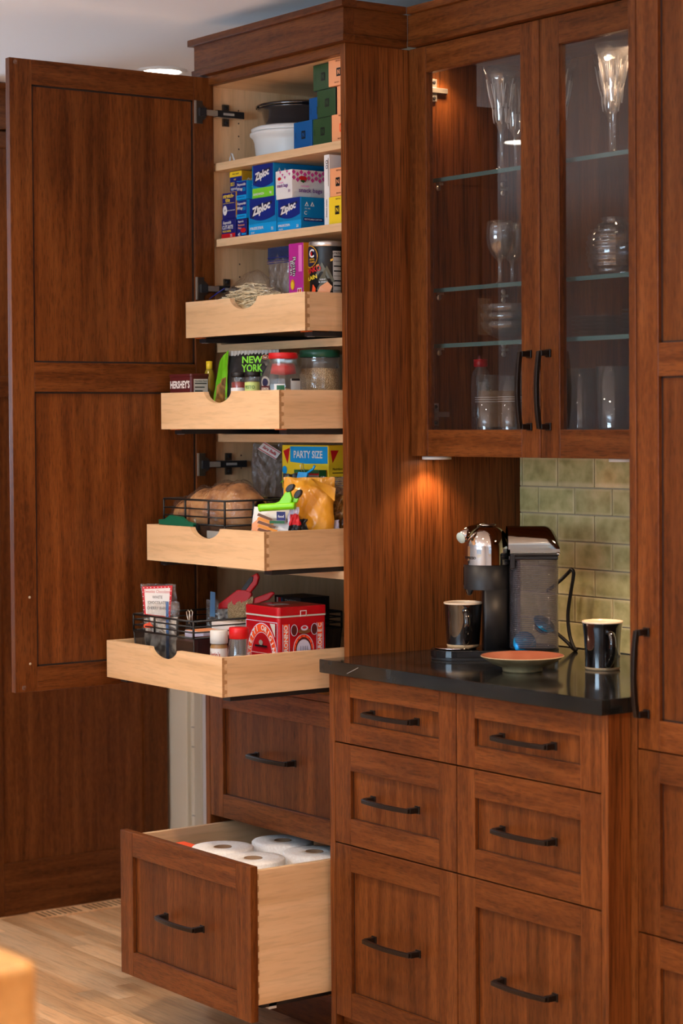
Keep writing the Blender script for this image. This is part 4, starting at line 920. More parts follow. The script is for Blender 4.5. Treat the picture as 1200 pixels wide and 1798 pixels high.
t = jar('red_preserve_jar', 'small jar of dark red preserve with a black lid in the second tray', -0.2785, -0.1105, T2, .0185, .1185, C['black'], REDSP, .012, neck=.86, fillh=.80)
Print((0, 0, 0), R=.0187, a0=CLA).quad(-.024, .030, .024, .082, C['white']).text('red pepper', 0, .06, .008, C['red']).done(t)
t = jar('pesto_jar', 'small jar of olive green pesto with a pale green label and black lid', -0.2200, -0.1110, T2, .0180, .1185, C['black'], OLIVES, .012, neck=.86, fillh=.80)
Print((0, 0, 0), R=.0182, a0=CLA).quad(-.026, .030, .026, .094, C['pgreen']).text('PESTO', -.002, .082, .010, C['green'], w=.026).done(t)
t = thing('nut_jar', 'big-shouldered clear jar of nuts with a red screw lid in the second tray', 'jar', (-0.1395, -0.0800, T2))
R_ = .0535
MB().lathe([(.0005, 0), (R_*.9, 0), (R_, .006), (R_, .088), (R_*.97, .100), (.034, .136), (.0315, .139), (.0315, .148)], 0, 0, JARP, 8, rot=PI/8+CLA, smooth=False).lathe([(.0312, .130), (.0312, .148)], 0, 0, JARP, 36).build('jar_body', t)
MB().lathe([(.0005, .0015), (R_*.88, .0015), (R_*.96, .006), (R_*.96, .070), (.0005, .080)], 0, 0, NUTS, 8, rot=PI/8+CLA, smooth=False).build('contents', t)
MB().lathe([(.0322, .146), (.0335, .1465), (.0335, .1585), (.032, .160), (.0005, .160)], 0, 0, C['red'], 48).build('lid', t)
MB().lathe([(.0005, .108), (.030, .112), (.026, .135), (.0005, .136)], 0, 0, C['red'], 24).build('inner_scoop', t)
f = Print((0, 0, 0), R=R_+.0005, a0=CLA); f.quad(-.004, .040, .020, .088, C['white']).quad(.002, .040, .020, .085, C['green']).disc(.008, .07, .005, C['white']).disc(-.030, .092, .015, C['grey'], ry=.014).disc(-.030, .092, .010, C['ink'], ry=.009).quad(-.046, .050, -.016, .084, C['maroon']).text('QUINOA', -.031, .077, .008, C['cream'], w=.026)
f.quad(.034, .060, .060, .100, C['silver']).quad(.036, .095, .058, .100, C['black']); f.done(t)
jar('couscous_jar', 'large clear jar of tan grain with a dark green lid in the second tray', -0.1470, 0.0290, T2, .0480, .168, mat('green_lid_plastic', srgb(22, 78, 58), .35), GRAIN, .017, neck=.93, fillh=.74)
jar('couscous_jar', 'clear grain jar half hidden at the back right of the second tray', -0.098, 0.104, T2, .034, .140, C['grey'], GRAIN, .012, neck=.93, fillh=.6)

# ---- third tray
T3 = 1.1295
def wire_basket(label, loc, w_, d, h, rails, rz=0):
    t = thing('wire_basket', label, 'basket', loc, rz)
    hw = w_/2
    def ring(z, r, tp=0.0): return [(-hw+tp, tp, z), (hw-tp, tp, z), (hw-tp, d-tp, z), (-hw+tp, d-tp, z)]
    for i, zz in enumerate(rails):
        b = MB(); P = ring(zz, .002)
        for k in range(4): b.tube([P[k], P[(k+1) % 4]], .0025 if i in (0, len(rails)-1) else .0018, WIREB, 6)
        b.build('wire_rail', t)
    zb = rails[-1]
    for (x, y) in [(-hw, 0), (hw, 0), (hw, d), (-hw, d), (-hw+w_*.36, 0), (-hw+w_*.74, 0), (hw, d*.4), (hw, d*.7), (-hw, d*.5)]:
        MB().tube([(x, y, zb), (x, y, rails[0])], .0026, WIREB, 6).build('wire_post', t)
    b = MB(); tp = .008
    P0 = ring(zb, 0); P1 = ring(.003, 0, tp)
    for k in range(4): b.add([P0[k], P0[(k+1) % 4], P1[(k+1) % 4], P1[k]], [[0, 1, 2, 3]], WMESH)
    b.add(P1, [[0, 1, 2, 3]], WMESH); b.build('mesh_side', t, fix=False)
    b = MB(); 
    for k in range(4): b.tube([P1[k], P1[(k+1) % 4]], .0022, WIREB, 6); b.tube([P0[k], P1[k]], .0016, WIREB, 6)
    b.build('base_wire', t)
    return t
wire_basket('black wire basket holding the bread loaf in the third tray', (-0.3975, -0.163, T3), .270, .200, .135, [.1345, .1135, .095, .077])
t = thing('bread_loaf', 'round-topped brown bread loaf in clear plastic lying in the wire basket', 'bread', (-0.418, -0.074, T3+.005), math.radians(17))
def loaf(u, v, k=1.0, s=0):
    a = PI*u; c = -.122+.244*v; sh = (1-abs((c-.0)/.125)**4)**.5 if abs(c) < .125 else 0
    hgt = .150+.018*math.exp(-((c-.045)/.06)**2)-.018*(c < -.04)*min(1, (-.04-c)/.05)
    r = .066*sh**.6*k; th = 2*PI*u
    zz = hgt*.5+math.sin(th)*hgt*.5*(abs(math.sin(th))**-.25 if abs(math.sin(th)) > .05 else 1)*sh**.4*k
    return (c*k, math.cos(th)*r*(1.0 if math.sin(th) > 0 else .85)+s*noise(u*3, v*3, 4), max(.001, zz+.004*math.sin(v*26)*(math.sin(th) > .2))+s*noise(v*4, u*4, 2))
MB().grid(lambda u, v: loaf(u, v), 40, 40, BREAD).build('loaf', t, fix=False)
MB().grid(lambda u, v: loaf(u, v, 1.07, .006), 44, 44, FILM).build('plastic_wrapper', t, fix=False)
t = thing('clear_produce_bag', 'crumpled clear plastic bag with a red and white tag above the bread', 'bag', (-0.455, 0.092, T3), math.radians(46))
pouch('bag_film', t, .112, .262, .055, FILM2, 8, nu=34, nv=60, crum=.012, top=.30, taper=.35)
tg = [Vector(p) for p in ((-.022, -.030, .252), (.022, -.030, .226), (.036, -.024, .244), (-.006, -.024, .270))]
b = MB(); b.add(tg, [[0, 1, 2, 3]], C['white'])
for a, c in ((.06, .14), (.84, .92)):
    q = lambda s_, r_: tuple(tg[0].lerp(tg[1], s_).lerp(tg[3].lerp(tg[2], s_), r_)+Vector((0, -.0004, 0)))
    b.add([q(0, a), q(1, a), q(1, c), q(0, c)], [[0, 1, 2, 3]], C['red'])
vs, fs = text_mesh('Sara Bella', .012, .02); b.add([tuple(Vector(q(.5+x/.062, .5+y/.026))+Vector((0, -.0006, 0))) for x, y in vs], fs, C['red'])
b.build('bag_tag', t, fix=False)
MB().add([(.025, -.01, .215), (.05, -.005, .236), (.076, 0, .266), (.07, .01, .262), (.045, .01, .22)], [[0, 1, 2, 3, 4]], FILM2).build('bag_tail', t, fix=False)
t = thing('cracker_box', 'yellow party size cracker box with a blue band at the back of the third tray', 'box', (-0.243, 0.052, T3))
w_, h = .190, .2625
MB().box(-.095, .0955, 0, .062, 0, h, C['yellow']).build('carton', t, bevel=.001)
f = Print((-.095, -.0003, 0)); f.poly([(.035, h-.003), (.035, h-.040), (.10, h-.044), (.188, h-.043), (.188, h-.003)][::-1], C['sky']).text('PARTY SIZE', .108, h-.023, .024, Wt, w=.118, bold=.02)
f.poly([(.006, h-.014), (.034, h-.006), (.024, h-.045)][::-1], C['red']).text('TO 100% WHOLE GRAIN', .112, h-.062, .007, C['brown'], w=.09).text('100% WHOLE GRAIN', .112, h-.088, .020, C['brown'], w=.125)
f.disc(.012, h-.06, .010, C['sky']).quad(.01, h-.1, .03, h-.075, C['white']); f.done(t)
s = Print((.0957, 0, 0), 'xp'); s.poly([(.006, h-.012), (.030, h-.012), (.012, h-.042)][::-1], C['red']).quad(.010, h-.155, .060, h-.048, C['yellow']).text('Nutrition Facts', .035, h-.056, .008, C['black'], w=.046)
for i in range(9): s.quad(.011, h-.066-i*.010, .058-(i % 3)*.01, h-.064-i*.010, C['black'])
s.text('Calories', .024, h-.090, .008, C['black'], w=.025); s.done(t, 'side_lettering')
t, f, s, w_, d, h = carton('flat_food_box', 'red and green food box lying in front of the yellow cracker box', -0.250, -0.150, 0.026, 0.048, T3, T3+.205, C['red'], top=C['green'], side=C['green'])
f.quad(0, h-.008, w_, h, C['green']).quad(.05, h-.04, .10, h-.012, C['grey']); f.done(t)
t = thing('orange_chip_bag', 'glossy amber chip bag folded at the top behind the lime clip', 'food bag', (-0.108, -0.034, T3), math.radians(42))
pouch('foil_bag', t, .120, .190, .052, AMBERF, 11, nu=34, nv=34, crum=.0042, top=.12, lean=.004)
MB().grid(lambda u, v: (.012+u*.056, -.014-.012*v-.004*u, .188-.030*v*u-.022*u), 8, 6, AMBERF).build('folded_flap', t, fix=False)
t = thing('dark_snack_bag', 'brown patterned snack bag crumpled at the right edge of the third tray', 'food bag', (-0.104, 0.042, T3), math.radians(30))
pouch('foil_bag', t, .080, .165, .045, CHIPS, 13, crum=.009, top=.15)
pouch('clear_top', t, .066, .045, .02, FILM2, 17, crum=.006, top=.3, loc=(0, -.006, .145), flatbot=False)
t = thing('white_snack_packet', 'small white and maroon packet low at the right of the third tray', 'food packet', (-0.0840, 0.010, T3), math.radians(35))
pouch('packet', t, .045, .092, .02, C['lilac'], 3, crum=.006, top=.2, mf=lambda u, v, s_: C['maroon'] if u < .35-.3*v+.2 and v > .55 else C['lilac'])
t = thing('veggie_pouch', 'white frozen-style food pouch printed with crinkled orange crackers', 'food bag', (-0.134, -0.117, T3), math.radians(30))
pouch('pouch', t, .112, .124, .030, C['white'], 21, crum=.0025, top=.12, lean=.018)
f = Print((-.056, -.0175, 0)); 
f.poly([(.012, .04), (.012, .085), (.035, .102), (.060, .100), (.050, .06)], C['peach'])
for i in range(6): f.poly([(.026, .062+i*.0085), (.082-.004*i, .050+i*.0085), (.086-.004*i, .0545+i*.0085), (.030, .068+i*.0085)], C['brown'] if i % 2 else C['amber'])
f.disc(.030, .055, .020, C['pgreen'], ry=.014).disc(.033, .056, .009, C['green'], ry=.006).poly([(.060, .025), (.085, .05), (.08, .02)], C['peach']).quad(.076, .094, .098, .114, C['navy']).text('food', .087, .103, .008, Wt).quad(.058, .087, .096, .093, C['green']).quad(.05, .040, .075, .046, C['red']); f.done(t)
t = thing('black_foil_packet', 'crumpled glossy black packet beneath the amber chip bag', 'food packet', (-0.082, -0.082, T3), math.radians(40))
pouch('packet', t, .050, .098, .02, mat_blackfoil, 31, crum=.010, top=.2)
LIMEP = mat('lime_clip_plastic', srgb(125, 212, 20), .35)
t = thing('lime_bag_clip', 'lime green bag clip with black grips across the top of the white pouch', 'clip', (-0.100, -0.124, T3+.1180), math.radians(36))
b = MB(); b.tube([(-.046, 0, .004), (-.04, 0, .005), (.036, 0, .010), (.041, 0, .0095)], .0088, LIMEP, 10); b.build('clip_bar', t)
b = MB(); b.prism([(-.024, .008), (.030, .011), (.035, .026), (.030, .044), (.018, .040), (.004, .020)], -.005, .005, LIMEP, 'y'); b.build('clip_wing', t, bevel=.002)
b = MB(); b.prism([(.030, .012), (.043, .016), (.048, .026), (.041, .034), (.034, .030)], .004, .012, LIMEP, 'y'); b.build('clip_wing', t, bevel=.002)
for (x, z, y, a) in ((.030, .050, 0, .7), (.046, .036, .008, .9)):
    n = 14; pts = [(x+.012*math.cos(2*PI*i/n)*math.cos(a)-.0070*math.sin(2*PI*i/n)*math.sin(a), z+.012*math.cos(2*PI*i/n)*math.sin(a)+.0070*math.sin(2*PI*i/n)*math.cos(a)) for i in range(n)]
    MB().prism(pts, y-.007, y+.007, BLACKM, 'y').build('rubber_grip', t, bevel=.002)
t = thing('blue_binder_clip', 'small bright blue clip with wire arms above the amber bag', 'clip', (-0.150, -0.020, T3+.187), .6)
MB().prism([(-.014, 0), (.012, .002), (.014, .014), (-.010, .015)], -.005, .005, C['sky'], 'y').build('clip_body', t, bevel=.001)
MB().tube([(.0, -.004, .014), (-.004, -.006, .030), (.002, -.006, .036), (.006, -.004, .014)], .001, NICKEL, 6).build('wire_arm', t)
MB().tube([(.008, 0, .010), (.026, 0, .022), (.030, 0, .030)], .003, C['sky'], 6).build('clip_handle', t)
t = thing('black_green_packet', 'black packet with green marks sticking up behind the amber bag', 'food packet', (-0.196, -0.010, T3+.0), math.radians(25))
pouch('packet', t, .065, .197, .02, mat_blackfoil, 41, crum=.006, top=.1)
b = MB().tube([(-.03, -.014, .176), (-.01, -.015, .190), (.01, -.014, .182), (.03, -.013, .19)], .0014, C['lime'], 6); b.build('green_marking', t)
t = thing('red_twist_packet', 'small red and silver wrapper end beside the lime clip', 'food packet', (-0.0780, -0.0960, T3+.0), .6)
pouch('wrapper', t, .026, .125, .014, C['red'], 51, crum=.006, top=.2, mf=lambda u, v, s_: C['lilac'] if v > .86 or u < .2 else (C['red'] if v > .66 else mat_blackfoil))
t = thing('green_zip_container', 'green slider seal of a flat bag between tray front and wire basket', 'bag', (-0.455, -0.1740, T3))
MB().box(-.078, .078, -.003, .003, 0, .075, FILM2).build('bag_film', t)
MB().prism([(-.078, .073), (.078, .066), (.078, .080), (.046, .084), (.022, .094), (-.028, .096), (-.050, .086), (-.078, .084)], -.0045, .0045, mat('green_seal_plastic', srgb(12, 92, 66), .35), 'y').build('green_seal', t, bevel=.001)
t = thing('basket_label_card', 'grey label card in a black frame on the front of the bread basket', 'label', (-0.2970, -0.1670, T3+.012))
MB().box(-.034, .034, -.002, 0, 0, .052, C['grey']).box(-.024, .024, -.003, -.002, .016, .034, C['ink']).build('card', t)
for i, (x, z) in enumerate(((-0.375, .075),)):
    t = thing('small_binder_clip', 'little black binder clip on the lower rail of the bread basket', 'clip', (x, -0.168, T3+z))
    MB().prism([(-.008, -.012), (.008, -.012), (.007, .002), (-.007, .002)], -.002, .004, BLACKM, 'y').build('clip_body', t)
    MB().tube([(-.004, 0, 0), (-.006, -.004, .014), (-.001, -.004, .017), (.001, -.003, .004)], .0008, NICKEL, 6).build('wire_arm', t)

# ---- fourth tray
T4 = 0.8540
wire_basket('black wire basket of sweets and packets in the lowest pull-out tray', (-0.370, -0.268, T4), .268, .42, .138, [.1375, .125, .112, .099])
t = thing('candy_bag', 'bag of white chocolate bark with a red-bordered paper header in the basket', 'food bag', (-0.468, -0.218, T4+.004), math.radians(36))
pouch('bag_film', t, .090, .205, .026, FILM, 61, crum=.004, top=.3)
pouch('bark_pieces', t, .080, .118, .018, BARK, 63, crum=.006, top=.3, loc=(0, .002, .002))
f = Print((-.042, -.0150, 0)); f.poly([(.004, .199), (.009, .130), (.076, .124), (.083, .203)][::-1], C['red']).poly([(.010, .193), (.014, .134), (.071, .129), (.077, .197)][::-1], C['white'])
f.text("Sweeties Chocolates", .0435, .1875, .0105, C['red'], w=.066, bold=0, skew=.15).text('WHITE', .044, .174, .0105, C['black'], w=.026, bold=0).text('CHOCOLATE', .043, .161, .0105, C['black'], w=.046, bold=0).text('CHERRY BARK', .043, .148, .0100, C['black'], w=.052, bold=0)
for i in range(8): f.disc(.009+i*.0092, .1962+i*.0004, .0011, Wt, n=8)
for i in range(6): f.disc(.0072+i*.0007, .186-i*.0105, .0011, Wt, n=8); f.disc(.0795-i*.0011, .190-i*.0115, .0011, Wt, n=8)
f.done(t, 'paper_header')
t = thing('clear_candy_sleeve', 'open clear sleeve of dark and white bark pieces in front of the candy bag', 'food bag', (-0.420, -0.236, T4+.004), math.radians(33))
pouch('sleeve_film', t, .082, .166, .016, FILM, 71, crum=.004, top=.12)
pouch('bark_pieces', t, .070, .128, .012, BARK, 73, crum=.004, top=.2, loc=(0, .001, .002))
MB().box(.012, .019, -.0115, -.0105, .02, .168, thin('blue_clear_tape', (.35, .5, .75), 1, .1, .35, (.12, .25, .5))).build('blue_tape', t)
MB().prism([(-.046, .112), (-.030, .118), (-.022, .108), (-.030, .104), (-.046, .105)], -.0115, -.0108, C['orange'], 'y').build('orange_sticker', t)
def stacked(label, x, y, z, w_, d, h, m, top=None, cat='box', nm='food_packet', rz=0):
    t = thing(nm, label, cat, (x, y, z), rz); MB().box(-w_/2, w_/2, -d/2, d/2, 0, h, m, zp=top or m).build('packet', t, bevel=.002); return t
stacked('kraft paper packet of dried herbs low in the sweets basket', -.300, -.238, T4+.006, .075, .03, .082, C['brown'], cat='food packet')
stacked('dark red packet standing at the right corner of the sweets basket', -.257, -.205, T4+.006, .018, .09, .094, C['maroon'], cat='food packet')
stacked('clear topped yellow and red sweet tray lying in the middle of the basket', -.312, -.185, T4+.006, .08, .07, .102, C['lilac'], C['peach'], 'food packet')
stacked('folded white paper sheet lying on the sweets behind the binder clip', -.310, -.115, T4+.006, .10, .05, .118, C['white'], nm='paper_packet', cat='packet')
stacked('silver and black coffee packet at the back of the sweets basket', -.400, -.060, T4+.006, .05, .04, .145, BARK, nm='coffee_packet', cat='food packet')
t = thing('binder_clip', 'black binder clip with wire loops on the top rail of the sweets basket', 'clip', (-.262, -.262, T4+.118))
MB().prism([(-.012, 0), (.012, 0), (.010, .019), (-.010, .019)], -.004, .006, BLACKM, 'y').build('clip_body', t, bevel=.001)
for s_ in (-1, 1): MB().tube([(-.005*s_-.001, s_*.003, .012), (-.004, s_*.004, .030), (-.007, s_*.004, .040), (0, s_*.004, .045), (.007, s_*.004, .040), (.004, s_*.004, .030), (.006, s_*.003, .012)], .0011, NICKEL, 6).build('wire_arm', t)
t = thing('blue_tipped_sleeve', 'narrow clear sleeve with a blue strip standing in the sweets basket', 'bag', (-.385, -.120, T4+.006), .5)
MB().box(-.016, .016, -.002, .002, 0, .165, FILM).build('sleeve_film', t); MB().prism([(-.006, .125), (.008, .125), (.009, .183), (-.004, .185)], -.0035, -.0025, thin('blue_strip', (.3, .45, .65), 1, .2, .7, (.08, .20, .36)), 'y').build('blue_strip', t)
t = thing('sugar_bag', 'clear bag of brown granules closed by the red clip', 'food bag', (-.345, -.068, T4+.006), .5)
pouch('bag', t, .066, .172, .045, GRAIN, 81, crum=.006, top=.15)
REDP = mat('red_clip_plastic', srgb(196, 16, 24), .35)
t = thing('red_bag_clip', 'red bag clip with black-lined handles standing up from the brown bag', 'clip', (-.343, -.066, T4+.158), math.radians(30))
MB().prism([(-.062, -.012), (-.058, .002), (-.010, .036), (.022, .040), (.030, .026), (.020, .008), (-.012, -.006)], -.005, .005, REDP, 'y').build('clip_jaw', t, bevel=.0025)
MB().prism([(.004, .036), (.030, .070), (.044, .078), (.050, .068), (.044, .050), (.026, .030)], -.006, .004, REDP, 'y').build('clip_handle', t, bevel=.0025)
MB().prism([(.002, .036), (.026, .067), (.036, .070), (.034, .058), (.016, .036)], -.0075, -.0055, BLACKM, 'y').build('rubber_grip', t, bevel=.001)
MB().prism([(.014, .010), (.040, .020), (.078, .034), (.086, .030), (.070, .014), (.030, .0)], .004, .012, REDP, 'y').build('clip_handle', t, bevel=.0025)
t, f, s, w_, d, h = carton('tea_box', 'black topped box with red, white and green stripes behind the red tin', -0.372, -0.262, 0.050, 0.135, T4+.006, T4+.174, C['black'])
f.quad(.01, h-.022, .016, h-.004, C['white']).quad(.018, h-.022, .028, h-.004, C['red']).quad(.030, h-.022, .036, h-.004, C['teal']).text('TASSIMO', .07, h-.012, .012, C['grey']); f.done(t)
# red tin
t = thing('biscuit_tin', 'square red biscuit tin with orange bands and white medallions in the lowest tray', 'tin', (-0.1435, -0.1425, T4))
TR = mat('red_tin_paint', srgb(172, 10, 24), .25, coat=.4)
MB().prism([(x, y+.067) for x, y in rrect(.068, .067, .008)], 0, .150, TR).build('tin_body', t, bevel=.001)
MB().prism([(x, y+.067) for x, y in rrect(.0692, .0682, .009)], .1530, .1735, TR).build('lid', t, bevel=.002)
MB().prism([(x, y+.067) for x, y in rrect(.0696, .0686, .009)], .1500, .1535, C['silver']).build('lid_bead', t)
MB().box(-.020, .012, .03, .07, .1736, .1742, C['grey']).build('lid_sticker', t)
b = MB().tube([(.0694, .060, .150), (.0700, .060, .163), (.0700, .076, .163), (.0694, .076, .150)], .0012, C['white'], 6); b.build('lid_clasp', t)
f = Print((-.068, -.0003, 0)); f.quad(.004, .004, .132, .139, C['lilac']).quad(.0055, .0055, .1305, .1375, TR)
f.disc(.070, .052, .062, C['lilac'], ry=.083, n=36).disc(.070, .052, .060, C['orange'], ry=.081, n=36).disc(.070, .052, .045, C['lilac'], ry=.062, n=36).disc(.070, .052, .0435, C['crimson'], ry=.0605, n=36)
arc = 'AMARETTI ORIGINALI'
for i, ch in enumerate(arc):
    if ch != ' ':
        a = math.radians(200-i*220/(len(arc)-1)); f.text(ch, .070+.0525*math.cos(a), .052+.0715*math.sin(a), .017, Wt, rot=a-PI/2, bold=.03)
f.quad(.045, .080, .095, .084, C['black']).disc(.07, .09, .008, C['grey'], ry=.006).text('AMARETTI DI SARONNO', .070, .054, .011, C['pink'], w=.082).quad(.03, .066, .11, .067, Wt).quad(.03, .042, .11, .043, Wt)
f.poly([(.108, .136), (.129, .136), (.129, .105), (.120, .118)][::-1], C['silver']); f.done(t)
s = Print((.0683, .002, 0), 'xp')
for u0, tx in ((.012, 'DI SARONNO'), (.106, 'LAZZARONI E C')):
    s.quad(u0-.003, .004, u0-.0012, .134, C['lilac']).quad(u0, .004, u0+.013, .134, C['orange']).quad(u0+.0142, .004, u0+.016, .134, C['lilac'])
    s.text(tx, u0+.0065, .082, .0145, Wt, rot=PI/2, w=.10, bold=.03)
cx_ = .066
s.disc(cx_, .074, .029, C['lilac'], ry=.036, n=36).disc(cx_, .074, .0275, C['orange'], ry=.0345, n=36).disc(cx_, .074, .022, C['maroon'], ry=.029, n=30).disc(cx_, .074, .0195, C['lilac'], ry=.0235, n=30)
for i in range(14):
    a = 2*PI*i/14; s.disc(cx_+.0245*math.cos(a), .074+.0315*math.sin(a), .0022, C['red'], n=8)
s.quad(cx_-.013, .067, cx_+.013, .069, C['ink'])
for k in range(4): s.quad(cx_-.010+k*.006, .069, cx_-.009+k*.006, .083, C['ink'])
for sg in (-1, 1): s.disc(cx_+sg*.028, .120, .0095, C['lilac'], ry=.0135).disc(cx_+sg*.028, .120, .008, C['maroon'], ry=.012)
s.disc(cx_, .117, .018, C['brown'], ry=.006).disc(cx_, .124, .010, C['lilac'], ry=.006).disc(cx_, .125, .006, C['red'], ry=.003)
for sg in (-1, 1): s.poly([(cx_+sg*.028, .06), (cx_+sg*.020, .04), (cx_+sg*.024, .02), (cx_+sg*.031, .03)][::sg], C['orange'])
s.disc(cx_, .028, .021, C['lilac'], ry=.010).text('AMARETTI', cx_, .028, .009, C['red'], w=.036); s.done(t, 'side_printing')
# spice bottles
t = thing('spice_bottle', 'small spice jar with a white cap and a label showing a flame shape', 'bottle', (-0.184, -0.2325, T4))
MB().lathe([(.0005, 0), (.0195, 0), (.020, .003), (.020, .082), (.0175, .090)], 0, 0, mat('peanut_butter', (.32, .17, .06), .4), 36).build('bottle_body', t)
MB().lathe([(.0195, .090), (.0205, .091), (.0205, .119), (.019, .1205), (.0005, .1205)], 0, 0, WHITEP, 40).build('cap', t)
f = Print((0, 0, 0), R=.0203, a0=CLA); f.quad(-.030, .012, .030, .080, Wt).text("Justin's", -.004, .066, .014, C['crimson'], w=.028).poly([(-.012, .018), (.006, .018), (.008, .034), (-.001, .052), (-.009, .040)], C['brown']).poly([(-.009, .018), (.003, .018), (.002, .030), (-.003, .038), (-.007, .028)], C['orange']); f.done(t)
t = thing('herb_bottle', 'squat clear shaker bottle with a red cap and a barcode label', 'bottle', (-0.0985, -0.2345, T4))
MB().lathe([(.0005, 0), (.026, 0), (.028, .004), (.0275, .06), (.0225, .095), (.0200, .110)], 0, 0, JARP, 40).lathe([(.0005, .0015), (.0255, .002), (.0268, .006), (.0262, .055), (.0005, .058)], 0, 0, noisy('grey_herb_salt', [(.3, (.25, .21, .17)), (.7, (.5, .45, .38))], 200, .8, .4), 32).build('bottle_body', t)
MB().lathe([(.0215, .108), (.0225, .109), (.0228, .130), (.0215, .133), (.0005, .133)], 0, 0, REDP, 40).build('cap', t)
f = Print((0, 0, 0), R=.0283, a0=CLA+.25); f.poly([(-.017, .004), (.017, .004), (.017, .060), (.012, .071), (0, .075), (-.012, .071), (-.017, .060)], C['white'])
for i in range(9): f.quad(-.0095+i*.002, .056, -.0085+i*.002+(i % 2)*.0004, .066, C['black'])
f.quad(-.012, .044, -.004, .048, C['red'])
for i in range(4): f.quad(-.012, .036-i*.005, .012, .0375-i*.005, C['grey'])
f.done(t)
t = thing('gold_foil_lid', 'small round gold foil tub lid low beside the spice jar', 'lid', (-0.205, -0.288, T4)); MB().lathe([(.0005, 0), (.010, 0), (.011, .045), (.0125, .047), (.0125, .052), (.0005, .053)], 0, 0, C['gold'], 28).build('tub', t)

# ---- towel rolls
DZ = DZ0+.0182
def roll(label, x, y, tilt=0):
    t = thing('paper_towel_roll', label, 'paper roll', (x, y, DZ), random.uniform(0, 3), 'paper towel rolls in the open bottom drawer')
    R_, H_ = .0748, .271
    prof = [(.0225, 0), (R_-.002, 0), (R_, .002), (R_+.0005, H_*.5), (R_, H_-.003), (R_-.003, H_), (.055, H_+.0006), (.040, H_-.0004), (.0232, H_), (.0225, H_-.001)]
    MB().lathe(prof, 0, 0, PAPER, 64).build('paper', t)
    MB().lathe([(.0222, 0), (.0222, H_+.0005), (.0205, H_+.0005), (.0205, 0)], 0, 0, CARD, 32, sy=.93).build('cardboard_core', t)
    return t
roll('white paper towel roll at the left behind the drawer front', -0.3525, -0.118)
roll('white paper towel roll nearest the right front corner of the open drawer', -0.1985, -0.134)
roll('white paper towel roll at the right rear, cut by the cabinet stile', -0.1720, 0.0215)
roll('white paper towel roll at the rear centre half under the upper drawer', -0.3300, 0.040)
MB()
t = thing('red_packet', 'sliver of a bright red packet left of the towel rolls', 'packet', (-0.470, -0.150, DZ)); MB().box(-.035, .035, -.02, .02, 0, .262, C['orange']).build('packet', t, bevel=.002)

# ================================================================== COUNTER
# coffee machine, spout towards the mug
t = thing('coffee_machine', 'black and chrome capsule coffee machine with ribbed water tank on the counter', 'coffee maker', (0.233, 0.213, zc), math.radians(53.8)); t.scale = (1, 1, 1.045)
def stadium(x0, x1, r, n=14):
    pts = [(x1-r+r*math.cos(a), r*math.sin(a)) for a in [(-PI/2+PI*i/n) for i in range(n+1)]]+[(x0+r+r*math.cos(a), r*math.sin(a)) for a in [(PI/2+PI*i/n) for i in range(n+1)]]
    return pts
MB().prism(stadium(-.125, .160, .055), 0, .006, BLACKM).prism(stadium(-.1265, .1615, .0562), .006, .022, BLACKP).build('base', t, bevel=.001)
MB().lathe([(.0005, .0225), (.046, .0225), (.048, .025), (.044, .0262), (.0005, .0262)], -.070, 0, CHROME, 40).build('drip_grid', t)
# column with a bay cut for the cup
Rc = .0515; n = 40
b = MB()
lo = [(math.cos(a)*Rc, math.sin(a)*Rc) for a in [(-1.73+3.46*i/n) for i in range(n+1)]]
b.prism(lo, .022, .150, BLACKM, smooth=True)
b.lathe([(Rc, .150), (Rc, .204), (Rc-.002, .2045), (.0005, .2045)], 0, 0, BLACKM, 56).lathe([(.0005, .150), (Rc, .150)], 0, 0, BLACKM, 56)
b.build('body_column', t)
MB().prism([(-.052, .200), (-.030, .204), (-.026, .160), (-.034, .136), (-.044, .136), (-.052, .160)], -.010, .010, BLACKP, 'y').build('spout', t, bevel=.004)
b = MB(); prof = [(Rc+.001, .203)]+[((Rc+.001)*math.cos(a)**.75 if a < PI/2-.01 else .0005, .236+.050*math.sin(a)) for a in [PI/2*i/14 for i in range(15)]]
b.lathe([(Rc+.001, .203), (Rc+.001, .236)]+prof[2:], 0, 0, CHROME, 64); b.build('chrome_head', t)
MB().lathe([(.020, .2862), (.019, .2888), (.0005, .2888)], .002, 0, mat('brushed_chrome', (.5, .48, .46), .25, 1), 32).build('brew_button', t)
f = Print((0, 0, 0), R=Rc+.0013, a0=-2.45); f.text('NESPRESSO', 0, .218, .008, C['black'], w=.036); f.done(t, 'brand_lettering')
# lid arm over the tank: half barrel with rounded back end
def arm(u, v):
    x = .046+.114*u; e = 1.0 if u < .72 else math.sqrt(max(0.0, 1-((u-.72)/.285)**2.4)); a = PI*v
    return (x, .004+math.cos(a)*.046, .236+math.sin(a)**.8*(.0475*e+.001) if 0 < v < 1 else .236)
CHR2 = mat('smoked_chrome', (.34, .32, .28), .07, 1.0)
b = MB(); b.grid(arm, 30, 24, CHR2); b.box(.050, .1605, -.042, .050, .228, .2365, CHR2); b.build('chrome_lid_arm', t)
MB().box(.050, .158, -.052, .052, .2225, .2275, BLACKM).box(.046, .156, -.050, .050, .214, .2225, BLACKP).build('tank_lid', t, bevel=.002)
b = MB(); sect = [(x, y) for x, y in rrect(.0545, .052, .026, 8)]; K = len(sect); NR = 96
for i in range(NR+1):
    z = .024+(.190)*i/NR; s_ = 1.0 if i % 2 else .955
    b.v += [(.1035+x*s_, y*s_, z) for x, y in sect]
km = b.mi(TANK)
for i in range(NR):
    for q in range(K): j = (q+1) % K; b.f.append([i*K+q, i*K+j, (i+1)*K+j, (i+1)*K+q]); b.m.append(km); b.sm.append(False)
b.build('ribbed_water_tank', t)
RIB = thin('tank_rib_plastic', (.6, .6, .62), 1.0, .08, haze=.10, hcol=(.5, .5, .55), ior=1.8)
b = MB()
